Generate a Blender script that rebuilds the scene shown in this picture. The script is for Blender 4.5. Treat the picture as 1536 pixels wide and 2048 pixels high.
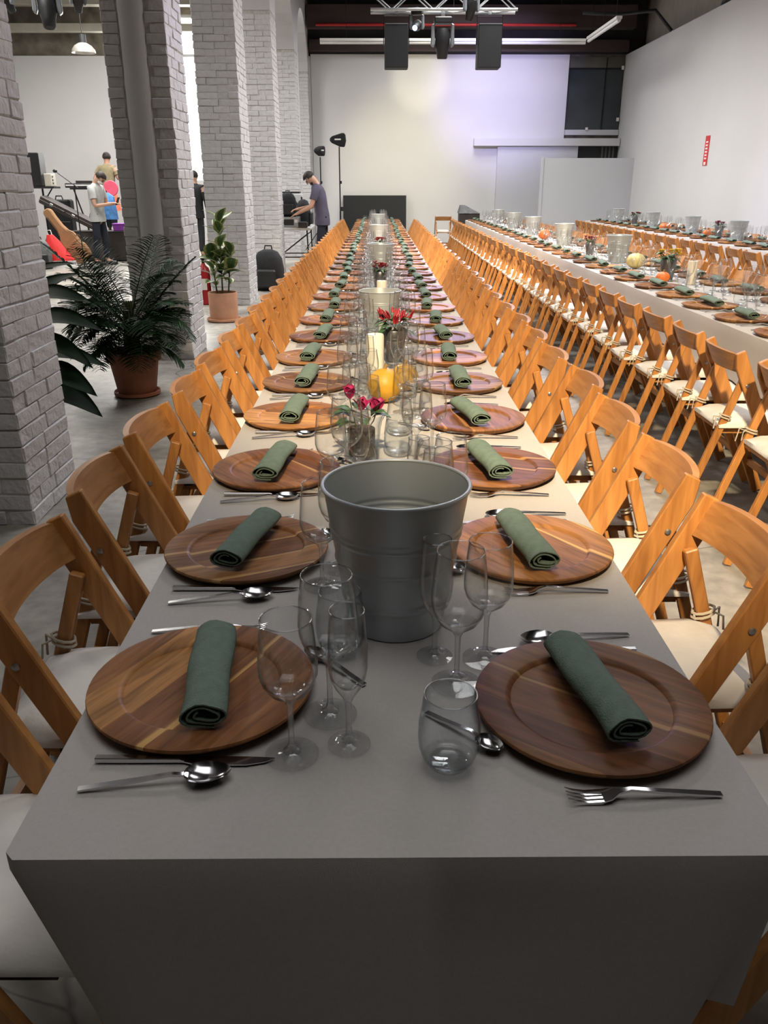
import bpy, bmesh, math, random
from mathutils import Vector, Matrix
R = math.radians
PI = math.pi
rng = random.Random(7)
for o in list(bpy.data.objects):
    bpy.data.objects.remove(o)
scene = bpy.context.scene
COL = scene.collection

# ------------------------------------------------------------------ camera
cam_d = bpy.data.cameras.new('camera')
cam = bpy.data.objects.new('camera', cam_d)
COL.objects.link(cam)
cam_d.sensor_fit = 'VERTICAL'
cam_d.sensor_height = 36.0
cam_d.lens = 1640.0 * 36.0 / 2048.0
cam_d.clip_start = 0.05
cam_d.clip_end = 200
cam.location = (0.0, 0.0, 1.456)
cam.rotation_euler = (R(90 - 21.77), 0.0, R(-0.454))
scene.camera = cam

# ------------------------------------------------------------------ view, world, lamps and added fill of the hall
scene.view_settings.view_transform = 'Standard'
scene.view_settings.look = 'None'
scene.view_settings.exposure = 0.5
scene.view_settings.gamma = 1.0
scene.view_settings.use_curve_mapping = False
try:
    scene.cycles.use_denoising = True
    scene.cycles.transparent_max_bounces = 32
    scene.cycles.max_bounces = 6
    scene.cycles.use_adaptive_sampling = True
    scene.cycles.adaptive_threshold = 0.05
    scene.cycles.adaptive_min_samples = 16
    scene.cycles.diffuse_bounces = 3
    scene.cycles.glossy_bounces = 3
    scene.cycles.caustics_reflective = False
    scene.cycles.caustics_refractive = False
    scene.cycles.sample_clamp_indirect = 6.0
except Exception:
    pass
world = bpy.data.worlds.new('daylight')
scene.world = world
world.use_nodes = True
wb = world.node_tree.nodes['Background']
wb.inputs[0].default_value = (1.0, 0.97, 0.92, 1)
wb.inputs[1].default_value = 7.0


def area(name, loc, size, power, col=(1, 1, 1), rot=(0, 0, 0)):
    d = bpy.data.lights.new(name, 'AREA')
    d.shape = 'RECTANGLE'
    d.size, d.size_y = size
    d.energy = power
    d.color = col
    o = bpy.data.objects.new(name, d)
    COL.objects.link(o)
    o.location = loc
    o.rotation_euler = rot
    return o


def spot(name, loc, target, power, col=(1, 1, 1), ang=40, blend=0.6, rad=0.08):
    d = bpy.data.lights.new(name, 'SPOT')
    d.energy = power
    d.color = col
    d.spot_size = R(ang)
    d.spot_blend = blend
    d.shadow_soft_size = rad
    o = bpy.data.objects.new(name, d)
    COL.objects.link(o)
    o.location = loc
    o.rotation_euler = (Vector(target) - Vector(loc)).to_track_quat('-Z', 'Y').to_euler()
    return o


# added fill lights without fixtures over both naves, narrowed to shine mostly down
for yy, pw, sp_ in ((0.9, 31, 130), (7.6, 120, 128), (11.5, 185, 134), (15.5, 190, 140), (19.3, 125, 150)):
    l_ = area('overhead_fill', (1.9 if yy > 3 else 0.3, yy, 5.7), (2.2, 2.2) if yy > 3 else (3.6, 3.6), pw, (1.0, 0.975, 0.96))
    l_.data.spread = R(sp_)
for yy, pw in ((7.5, 90), (12.5, 220), (17.8, 330)):
    l_ = area('nave_overhead_fill', (-5.4, yy, 5.7), (1.2, 2.6), pw, (1.0, 0.96, 0.9))
    l_.data.spread = R(160)
# stage lamps: warm ones over the aisle, violet and yellow ones on the truss
spot('warm_spot', (0.1, -1.8, 4.9), (1.35, 4.9, 0.5), 2500, (1.0, 0.77, 0.48), 43, 0.6, 0.12)
spot('warm_spot', (0.6, 5.0, 5.1), (1.3, 12.2, 0.4), 1800, (1.0, 0.75, 0.45), 42, 0.7, 0.12)
spot('violet_spot', (1.3, 15.6, 3.9), (2.6, 9.0, 0.7), 300, (0.62, 0.5, 1.0), 60, 0.8)
spot('violet_spot', (1.9, 15.7, 4.0), (4.6, 12.6, 0.7), 260, (0.55, 0.5, 1.0), 60, 0.8)
spot('violet_spot', (0.6, 15.6, 4.0), (-0.3, 6.4, 0.7), 200, (0.75, 0.66, 1.0), 46, 0.8)
spot('wall_spot', (1.1, 15.9, 4.0), (1.05, 22.4, 3.85), 1500, (1.0, 0.90, 0.60), 15, 0.8)
spot('wall_spot', (1.0, 15.9, 4.0), (0.7, 22.4, 1.9), 1300, (1.0, 0.86, 0.52), 36, 1.0)
spot('wall_spot', (1.6, 15.9, 4.0), (3.1, 22.4, 3.4), 1000, (0.56, 0.50, 1.0), 38, 1.0)


# ------------------------------------------------------------------ materials
MATS = {}


def nodes_of(name):
    m = bpy.data.materials.new(name)
    m.use_nodes = True
    nt = m.node_tree
    b = nt.nodes['Principled BSDF']
    return m, nt, b


def N(nt, typ, **kw):
    n = nt.nodes.new(typ)
    for k, v in kw.items():
        if k.startswith('i_'):
            n.inputs[k[2:].replace('_', ' ')].default_value = v
        else:
            setattr(n, k, v)
    return n


def pm(name, col, rough=0.6, metal=0.0, var=0.12, scale=6.0, bump=0.0, bscale=60.0, rand=0.0, stretch=(1, 1, 1), spec=0.5, obcol=False, detail=4.0):
    """procedural paint / cloth / metal: noise in colour, noise in relief, a little difference per object"""
    m, nt, b = nodes_of(name)
    L = nt.links.new
    tc = N(nt, 'ShaderNodeTexCoord')
    mp = N(nt, 'ShaderNodeMapping')
    mp.inputs['Scale'].default_value = stretch
    L(tc.outputs['Object'], mp.inputs['Vector'])
    nz = N(nt, 'ShaderNodeTexNoise')
    nz.inputs['Scale'].default_value = scale
    nz.inputs['Detail'].default_value = detail
    L(mp.outputs[0], nz.inputs['Vector'])
    cr = N(nt, 'ShaderNodeValToRGB')
    lo = [max(0, c * (1 - var)) for c in col]
    hi = [min(1, c * (1 + var)) for c in col]
    cr.color_ramp.elements[0].position = 0.3
    cr.color_ramp.elements[1].position = 0.7
    cr.color_ramp.elements[0].color = (*lo, 1)
    cr.color_ramp.elements[1].color = (*hi, 1)
    L(nz.outputs['Fac'], cr.inputs[0])
    out = cr.outputs[0]
    if rand:
        oi = N(nt, 'ShaderNodeObjectInfo')
        mr = N(nt, 'ShaderNodeMapRange')
        mr.inputs['To Min'].default_value = 1 - rand
        mr.inputs['To Max'].default_value = 1 + rand
        L(oi.outputs['Random'], mr.inputs['Value'])
        hs = N(nt, 'ShaderNodeHueSaturation')
        L(mr.outputs[0], hs.inputs['Value'])
        L(out, hs.inputs['Color'])
        out = hs.outputs[0]
    L(out, b.inputs['Base Color'])
    b.inputs['Roughness'].default_value = rough
    b.inputs['Metallic'].default_value = metal
    b.inputs['Specular IOR Level'].default_value = spec
    if bump:
        n2 = N(nt, 'ShaderNodeTexNoise')
        n2.inputs['Scale'].default_value = bscale
        n2.inputs['Detail'].default_value = 3
        L(mp.outputs[0], n2.inputs['Vector'])
        bp = N(nt, 'ShaderNodeBump')
        bp.inputs['Strength'].default_value = bump
        bp.inputs['Distance'].default_value = 0.01
        L(n2.outputs['Fac'], bp.inputs['Height'])
        L(bp.outputs[0], b.inputs['Normal'])
    MATS[name] = m
    return m


def wood_mat(name, dark, light, axis=2, scale=9.0, rough=0.45, rand=0.12):
    m, nt, b = nodes_of(name)
    L = nt.links.new
    tc = N(nt, 'ShaderNodeTexCoord')
    oi = N(nt, 'ShaderNodeObjectInfo')
    ad = N(nt, 'ShaderNodeVectorMath', operation='ADD')
    L(tc.outputs['Object'], ad.inputs[0])
    L(oi.outputs['Random'], ad.inputs[1])
    mp = N(nt, 'ShaderNodeMapping')
    s = [5.0, 5.0, 5.0]
    s[axis] = 0.5
    mp.inputs['Scale'].default_value = s
    L(ad.outputs[0], mp.inputs['Vector'])
    nz = N(nt, 'ShaderNodeTexNoise')
    nz.inputs['Scale'].default_value = scale
    nz.inputs['Detail'].default_value = 6
    nz.inputs['Distortion'].default_value = 0.6
    L(mp.outputs[0], nz.inputs['Vector'])
    cr = N(nt, 'ShaderNodeValToRGB')
    cr.color_ramp.elements[0].position = 0.32
    cr.color_ramp.elements[1].position = 0.68
    cr.color_ramp.elements[0].color = (*dark, 1)
    cr.color_ramp.elements[1].color = (*light, 1)
    L(nz.outputs['Fac'], cr.inputs[0])
    mr = N(nt, 'ShaderNodeMapRange')
    mr.inputs['To Min'].default_value = 1 - rand
    mr.inputs['To Max'].default_value = 1 + rand
    L(oi.outputs['Random'], mr.inputs['Value'])
    hs = N(nt, 'ShaderNodeHueSaturation')
    L(mr.outputs[0], hs.inputs['Value'])
    L(cr.outputs[0], hs.inputs['Color'])
    L(hs.outputs[0], b.inputs['Base Color'])
    b.inputs['Roughness'].default_value = rough
    bp = N(nt, 'ShaderNodeBump')
    bp.inputs['Strength'].default_value = 0.12
    bp.inputs['Distance'].default_value = 0.004
    L(nz.outputs['Fac'], bp.inputs['Height'])
    L(bp.outputs[0], b.inputs['Normal'])
    MATS[name] = m
    return m


def plate_mat():
    """acacia: glued staves of unlike tone, pale sapwood streaks, fine grain along the stave"""
    m, nt, b = nodes_of('acacia')
    L = nt.links.new
    tc = N(nt, 'ShaderNodeTexCoord')
    oi = N(nt, 'ShaderNodeObjectInfo')
    sx = N(nt, 'ShaderNodeSeparateXYZ')
    L(tc.outputs['Object'], sx.inputs[0])
    wob = N(nt, 'ShaderNodeTexNoise')
    wob.inputs['Scale'].default_value = 3.0
    L(tc.outputs['Object'], wob.inputs['Vector'])
    k = N(nt, 'ShaderNodeMath', operation='MULTIPLY_ADD')     # stave index = x*11 + random*9
    k.inputs[1].default_value = 13.0
    r9 = N(nt, 'ShaderNodeMath', operation='MULTIPLY')
    r9.inputs[1].default_value = 91.7
    L(oi.outputs['Random'], r9.inputs[0])
    L(sx.outputs['X'], k.inputs[0])
    L(r9.outputs[0], k.inputs[2])
    fl = N(nt, 'ShaderNodeMath', operation='FLOOR')
    L(k.outputs[0], fl.inputs[0])
    wn = N(nt, 'ShaderNodeTexWhiteNoise', noise_dimensions='1D')
    L(fl.outputs[0], wn.inputs['W'])
    cr = N(nt, 'ShaderNodeValToRGB')
    e = cr.color_ramp.elements
    e[0].position = 0.0
    e[0].color = (0.130, 0.052, 0.022, 1)
    e[1].position = 1.0
    e[1].color = (0.40, 0.20, 0.072, 1)
    x = e.new(0.5)
    x.color = (0.235, 0.100, 0.038, 1)
    L(wn.outputs['Value'], cr.inputs[0])
    # grain
    ad = N(nt, 'ShaderNodeVectorMath', operation='ADD')
    L(tc.outputs['Object'], ad.inputs[0])
    L(wn.outputs['Color'], ad.inputs[1])
    mp = N(nt, 'ShaderNodeMapping')
    mp.inputs['Scale'].default_value = (14, 1.3, 1)
    L(ad.outputs[0], mp.inputs['Vector'])
    nz = N(nt, 'ShaderNodeTexNoise')
    nz.inputs['Scale'].default_value = 5.0
    nz.inputs['Detail'].default_value = 7
    nz.inputs['Distortion'].default_value = 0.8
    L(mp.outputs[0], nz.inputs['Vector'])
    gr = N(nt, 'ShaderNodeMapRange')
    gr.inputs['From Min'].default_value = 0.3
    gr.inputs['From Max'].default_value = 0.7
    gr.inputs['To Min'].default_value = 0.6
    gr.inputs['To Max'].default_value = 1.4
    L(nz.outputs['Fac'], gr.inputs['Value'])
    mul = N(nt, 'ShaderNodeVectorMath', operation='SCALE')
    L(cr.outputs[0], mul.inputs[0])
    L(gr.outputs[0], mul.inputs['Scale'])
    # sapwood streak: thin pale band at some stave joints
    fr = N(nt, 'ShaderNodeMath', operation='FRACT')
    L(k.outputs[0], fr.inputs[0])
    fw = N(nt, 'ShaderNodeMath', operation='MULTIPLY_ADD')
    fw.inputs[1].default_value = 0.25
    L(wob.outputs['Fac'], fw.inputs[0])
    L(fr.outputs[0], fw.inputs[2])
    gt = N(nt, 'ShaderNodeMapRange')
    gt.inputs['From Min'].default_value = 1.0
    gt.inputs['From Max'].default_value = 1.06
    L(fw.outputs[0], gt.inputs['Value'])
    wn2 = N(nt, 'ShaderNodeTexWhiteNoise', noise_dimensions='1D')
    f2 = N(nt, 'ShaderNodeMath', operation='ADD')
    f2.inputs[1].default_value = 31.3
    L(fl.outputs[0], f2.inputs[0])
    L(f2.outputs[0], wn2.inputs['W'])
    has = N(nt, 'ShaderNodeMath', operation='GREATER_THAN')
    has.inputs[1].default_value = 0.5
    L(wn2.outputs['Value'], has.inputs[0])
    fac = N(nt, 'ShaderNodeMath', operation='MULTIPLY')
    L(gt.outputs[0], fac.inputs[0])
    L(has.outputs[0], fac.inputs[1])
    mx = N(nt, 'ShaderNodeMix', data_type='RGBA')
    mx.inputs[7].default_value = (0.50, 0.30, 0.12, 1)
    L(fac.outputs[0], mx.inputs[0])
    L(mul.outputs[0], mx.inputs[6])
    tint = N(nt, 'ShaderNodeMix', data_type='RGBA', blend_type='MULTIPLY')
    tint.inputs[0].default_value = 1.0
    L(mx.outputs[2], tint.inputs[6])
    L(oi.outputs['Color'], tint.inputs[7])
    L(tint.outputs[2], b.inputs['Base Color'])
    b.inputs['Roughness'].default_value = 0.5
    b.inputs['Specular IOR Level'].default_value = 0.25
    bp = N(nt, 'ShaderNodeBump')
    bp.inputs['Strength'].default_value = 0.1
    bp.inputs['Distance'].default_value = 0.002
    L(nz.outputs['Fac'], bp.inputs['Height'])
    L(bp.outputs[0], b.inputs['Normal'])
    MATS['acacia'] = m


def glass_mat(name, tint, edge, ior=1.5, rough=0.0, power=4.2):
    """thin clear glass: see-through face on, absorbing and reflecting towards the edges"""
    m, nt, b = nodes_of(name)
    L = nt.links.new
    nt.nodes.remove(b)
    out = nt.nodes['Material Output']
    lw = N(nt, 'ShaderNodeLayerWeight')
    lw.inputs['Blend'].default_value = 0.5
    pw = N(nt, 'ShaderNodeMath', operation='POWER')
    pw.inputs[1].default_value = 3.5
    L(lw.outputs['Facing'], pw.inputs[0])
    cm = N(nt, 'ShaderNodeMix', data_type='RGBA')
    cm.inputs[6].default_value = (*tint, 1)
    cm.inputs[7].default_value = (*edge, 1)
    L(pw.outputs[0], cm.inputs[0])
    tr = N(nt, 'ShaderNodeBsdfTransparent')
    L(cm.outputs[2], tr.inputs[0])
    gl = N(nt, 'ShaderNodeBsdfGlossy')
    gl.inputs['Roughness'].default_value = rough
    p5 = N(nt, 'ShaderNodeMath', operation='POWER')     # Schlick reflectance of a thin sheet, the same from both sides
    p5.inputs[1].default_value = power
    L(lw.outputs['Facing'], p5.inputs[0])
    fr = N(nt, 'ShaderNodeMath', operation='MULTIPLY_ADD')
    f0 = ((ior - 1) / (ior + 1)) ** 2
    fr.inputs[1].default_value = 0.9 - f0
    fr.inputs[2].default_value = f0
    L(p5.outputs[0], fr.inputs[0])
    ms = N(nt, 'ShaderNodeMixShader')
    L(fr.outputs[0], ms.inputs[0])
    L(tr.outputs[0], ms.inputs[1])
    L(gl.outputs[0], ms.inputs[2])
    L(ms.outputs[0], out.inputs['Surface'])
    MATS[name] = m


def floor_mat():
    m, nt, b = nodes_of('concrete_floor')
    L = nt.links.new
    tc = N(nt, 'ShaderNodeTexCoord')
    n1 = N(nt, 'ShaderNodeTexNoise')
    n1.inputs['Scale'].default_value = 0.9
    n1.inputs['Detail'].default_value = 8
    n1.inputs['Roughness'].default_value = 0.65
    L(tc.outputs['Object'], n1.inputs['Vector'])
    cr = N(nt, 'ShaderNodeValToRGB')
    e = cr.color_ramp.elements
    e[0].position = 0.36
    e[0].color = (0.15, 0.145, 0.13, 1)
    e[1].position = 0.66
    e[1].color = (0.42, 0.40, 0.35, 1)
    x = e.new(0.5)
    x.color = (0.26, 0.25, 0.225, 1)
    L(n1.outputs['Fac'], cr.inputs[0])
    n2 = N(nt, 'ShaderNodeTexNoise')
    n2.inputs['Scale'].default_value = 14.0
    n2.inputs['Detail'].default_value = 6
    L(tc.outputs['Object'], n2.inputs['Vector'])
    m2 = N(nt, 'ShaderNodeMapRange')
    m2.inputs['From Min'].default_value = 0.3
    m2.inputs['From Max'].default_value = 0.7
    m2.inputs['To Min'].default_value = 0.8
    m2.inputs['To Max'].default_value = 1.2
    L(n2.outputs['Fac'], m2.inputs['Value'])
    sc = N(nt, 'ShaderNodeVectorMath', operation='SCALE')
    L(cr.outputs[0], sc.inputs[0])
    L(m2.outputs[0], sc.inputs['Scale'])
    # hairline cracks
    wv = N(nt, 'ShaderNodeTexNoise')
    wv.inputs['Scale'].default_value = 1.7
    L(tc.outputs['Object'], wv.inputs['Vector'])
    av = N(nt, 'ShaderNodeMix', data_type='RGBA', blend_type='ADD')
    av.inputs[0].default_value = 0.7
    L(tc.outputs['Object'], av.inputs[6])
    L(wv.outputs['Color'], av.inputs[7])
    vo = N(nt, 'ShaderNodeTexVoronoi', feature='DISTANCE_TO_EDGE')
    vo.inputs['Scale'].default_value = 0.75
    L(av.outputs[2], vo.inputs['Vector'])
    ck = N(nt, 'ShaderNodeMapRange')
    ck.inputs['From Min'].default_value = 0.0
    ck.inputs['From Max'].default_value = 0.006
    ck.inputs['To Min'].default_value = 0.35
    ck.inputs['To Max'].default_value = 1.0
    L(vo.outputs['Distance'], ck.inputs['Value'])
    s2 = N(nt, 'ShaderNodeVectorMath', operation='SCALE')
    L(sc.outputs[0], s2.inputs[0])
    L(ck.outputs[0], s2.inputs['Scale'])
    L(s2.outputs[0], b.inputs['Base Color'])
    rr = N(nt, 'ShaderNodeMapRange')
    rr.inputs['To Min'].default_value = 0.28
    rr.inputs['To Max'].default_value = 0.6
    L(n1.outputs['Fac'], rr.inputs['Value'])
    L(rr.outputs[0], b.inputs['Roughness'])
    bp = N(nt, 'ShaderNodeBump')
    bp.inputs['Strength'].default_value = 0.15
    bp.inputs['Distance'].default_value = 0.01
    L(n2.outputs['Fac'], bp.inputs['Height'])
    L(bp.outputs[0], b.inputs['Normal'])
    MATS['concrete_floor'] = m


def emit_mat(name, col, strength):
    m, nt, b = nodes_of(name)
    b.inputs['Base Color'].default_value = (*col, 1)
    b.inputs['Emission Color'].default_value = (*col, 1)
    b.inputs['Emission Strength'].default_value = strength
    MATS[name] = m


floor_mat()
plate_mat()
glass_mat('glass', (0.992, 0.995, 0.995), (0.60, 0.63, 0.65), 1.56)
glass_mat('tumbler_glass', (0.975, 0.985, 0.99), (0.45, 0.56, 0.62), 1.55)
glass_mat('thick_glass', (0.93, 0.945, 0.95), (0.50, 0.53, 0.55), 2.3, 0.02, 2.2)
glass_mat('window_glass', (0.97, 0.98, 0.98), (0.8, 0.85, 0.85), 1.4)
pm('brick_paint', (0.60, 0.60, 0.61), 0.55, var=0.07, scale=14, bump=0.7, bscale=38, rand=0.03)
pm('mortar_paint', (0.50, 0.49, 0.48), 0.8, var=0.2, scale=20, bump=0.5, bscale=50)
pm('plaster', (0.58, 0.58, 0.60), 0.6, var=0.05, scale=3, bump=0.15, bscale=9)
pm('wall_white', (0.66, 0.66, 0.66), 0.65, var=0.02, scale=1.2, bump=0.03, bscale=30)
pm('panel_white', (0.60, 0.61, 0.64), 0.6, var=0.02, scale=1.2)
pm('dark_wall', (0.16, 0.155, 0.15), 0.8, var=0.2, scale=2)
pm('ceiling_dark', (0.022, 0.02, 0.022), 0.8, var=0.3, scale=3)
pm('beam_brown', (0.050, 0.030, 0.030), 0.7, var=0.3, scale=4, stretch=(0.2, 1, 1))
pm('beam_cream', (0.55, 0.52, 0.44), 0.6, var=0.08, scale=4)
pm('rust_wall', (0.20, 0.175, 0.14), 0.85, var=0.45, scale=3.2, bump=0.3, bscale=14)
pm('red_pipe', (0.45, 0.02, 0.02), 0.5, var=0.1)
pm('black_plastic', (0.012, 0.013, 0.015), 0.5, var=0.25, scale=12)
pm('black_cloth', (0.010, 0.011, 0.014), 0.85, var=0.3, scale=20, bump=0.2, bscale=90)
pm('black_mesh', (0.006, 0.007, 0.009), 0.65, var=0.2, scale=80)
pm('grey_metal', (0.42, 0.43, 0.44), 0.35, metal=0.9, var=0.1, scale=8)
pm('duct_metal', (0.28, 0.30, 0.32), 0.45, metal=0.6, var=0.12, scale=5)
pm('steel', (0.62, 0.62, 0.64), 0.16, metal=1.0, var=0.03, scale=30)
pm('galvanised', (0.50, 0.55, 0.57), 0.36, metal=0.4, var=0.06, scale=9, stretch=(1, 1, 0.3))
pm('vase_metal', (0.17, 0.18, 0.19), 0.32, metal=0.85, var=0.15, scale=9)
pm('tablecloth', (0.50, 0.475, 0.455), 0.9, var=0.035, scale=160, bump=0.25, bscale=900, spec=0.15)
pm('napkin_green', (0.155, 0.215, 0.175), 0.9, var=0.10, scale=60, bump=0.35, bscale=420, rand=0.06, spec=0.2)
pm('cushion_white', (0.74, 0.72, 0.68), 0.9, var=0.05, scale=12, bump=0.3, bscale=25, spec=0.2)
pm('tie_string', (0.55, 0.50, 0.40), 0.9, var=0.1, scale=30)
pm('bracket_black', (0.02, 0.02, 0.022), 0.4, metal=0.5, var=0.1)
pm('terracotta_dark', (0.27, 0.105, 0.060), 0.75, var=0.12, scale=8, bump=0.1, bscale=60)
pm('terracotta_light', (0.52, 0.27, 0.165), 0.75, var=0.1, scale=8, bump=0.1, bscale=60)
pm('soil', (0.030, 0.022, 0.016), 0.95, var=0.4, scale=40, bump=0.8, bscale=60)
pm('palm_leaf', (0.014, 0.042, 0.014), 0.5, var=0.3, scale=12, rand=0.25, spec=0.3)
pm('palm_stem', (0.075, 0.085, 0.035), 0.6, var=0.25, scale=12)
pm('dark_leaf', (0.006, 0.015, 0.007), 0.6, var=0.25, scale=9, rand=0.2, spec=0.05)
pm('leaf_green', (0.045, 0.11, 0.04), 0.45, var=0.3, scale=30)
pm('candle_wax', (0.80, 0.76, 0.66), 0.5, var=0.03, scale=8)
pm('gourd_yellow', (0.50, 0.27, 0.02), 0.5, var=0.14, scale=16, bump=0.12, bscale=40)
pm('gourd_pale', (0.66, 0.55, 0.24), 0.5, var=0.14, scale=16)
pm('pumpkin_orange', (0.68, 0.17, 0.03), 0.5, var=0.12, scale=10)
pm('gourd_stem', (0.24, 0.16, 0.05), 0.8, var=0.2, scale=20)
pm('petal_magenta', (0.30, 0.010, 0.085), 0.6, var=0.25, scale=40)
pm('petal_red', (0.30, 0.012, 0.020), 0.5, var=0.3, scale=40)
pm('petal_yellow', (0.80, 0.50, 0.03), 0.6, var=0.15, scale=40)
pm('petal_orange', (0.75, 0.22, 0.02), 0.6, var=0.15, scale=40)
pm('skin', (0.52, 0.30, 0.21), 0.55, var=0.05, scale=12)
pm('hair_dark', (0.018, 0.013, 0.011), 0.6, var=0.3, scale=60, bump=0.5, bscale=120)
pm('shirt_grey', (0.42, 0.44, 0.43), 0.9, var=0.12, scale=9, bump=0.3, bscale=20)
pm('shirt_navy', (0.075, 0.07, 0.115), 0.9, var=0.12, scale=9, bump=0.3, bscale=20)
pm('trousers_dark', (0.012, 0.015, 0.028), 0.9, var=0.2, scale=12)
pm('top_olive', (0.26, 0.22, 0.13), 0.9, var=0.15, scale=9)
pm('skirt_coral', (0.72, 0.20, 0.12), 0.9, var=0.1, scale=9)
pm('mask_white', (0.75, 0.77, 0.78), 0.8, var=0.03)
pm('pink', (0.85, 0.12, 0.20), 0.45, var=0.08)
pm('blue_cloth', (0.07, 0.22, 0.50), 0.8, var=0.3, scale=14)
pm('purple', (0.28, 0.05, 0.42), 0.6, var=0.2)
pm('brown_bag', (0.33, 0.18, 0.085), 0.85, var=0.12, scale=7, bump=0.3, bscale=12)
pm('brown_dark', (0.06, 0.035, 0.022), 0.7, var=0.2)
pm('dark_case', (0.035, 0.028, 0.026), 0.55, var=0.25, scale=6)
pm('red_bag', (0.75, 0.03, 0.03), 0.55, var=0.15, scale=8)
pm('bag_white', (0.75, 0.74, 0.74), 0.6, var=0.08, scale=14)
pm('bag_grey', (0.13, 0.135, 0.14), 0.8, var=0.25, scale=12)
pm('extinguisher_red', (0.42, 0.015, 0.02), 0.35, var=0.1)
pm('sign_red', (0.62, 0.03, 0.03), 0.5, var=0.04)
pm('sign_white', (0.85, 0.83, 0.8), 0.5, var=0.02)
pm('dark_pane', (0.035, 0.045, 0.05), 0.12, var=0.15, scale=2)
pm('blind_dark', (0.10, 0.098, 0.085), 0.7, var=0.2, scale=3)
pm('table_plastic', (0.62, 0.63, 0.64), 0.5, var=0.04)
pm('tube_white', (0.80, 0.80, 0.78), 0.35, var=0.03)
pm('pan_aluminium', (0.70, 0.68, 0.62), 0.3, metal=0.8, var=0.06)
emit_mat('lens_blue', (0.35, 0.5, 1.0), 3.0)
emit_mat('lens_warm', (1.0, 0.85, 0.6), 6.0)
wood_mat('chair_wood', (0.36, 0.150, 0.040), (0.56, 0.255, 0.072), 2, 9, 0.42, 0.10)
wood_mat('board_wood', (0.35, 0.150, 0.046), (0.52, 0.245, 0.080), 1, 9, 0.42, 0.08)


def var_leaf():
    """rubber plant: green heart, cream margin, midrib; x of the leaf runs across it"""
    m, nt, b = nodes_of('variegated_leaf')
    L = nt.links.new
    tc = N(nt, 'ShaderNodeTexCoord')
    uv = N(nt, 'ShaderNodeSeparateXYZ')
    L(tc.outputs['UV'], uv.inputs[0])
    nz = N(nt, 'ShaderNodeTexNoise')
    nz.inputs['Scale'].default_value = 25
    L(tc.outputs['Object'], nz.inputs['Vector'])
    a = N(nt, 'ShaderNodeMath', operation='MULTIPLY_ADD')
    a.inputs[1].default_value = 0.5
    L(nz.outputs['Fac'], a.inputs[0])
    L(uv.outputs['X'], a.inputs[2])
    cr = N(nt, 'ShaderNodeValToRGB')
    e = cr.color_ramp.elements
    e[0].position = 0.25
    e[0].color = (0.16, 0.24, 0.07, 1)
    e[1].position = 1.0
    e[1].color = (0.48, 0.50, 0.20, 1)
    x = e.new(0.40)
    x.color = (0.045, 0.10, 0.04, 1)
    x = e.new(0.80)
    x.color = (0.07, 0.135, 0.05, 1)
    L(a.outputs[0], cr.inputs[0])
    L(cr.outputs[0], b.inputs['Base Color'])
    b.inputs['Roughness'].default_value = 0.35
    MATS['variegated_leaf'] = m


var_leaf()


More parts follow.
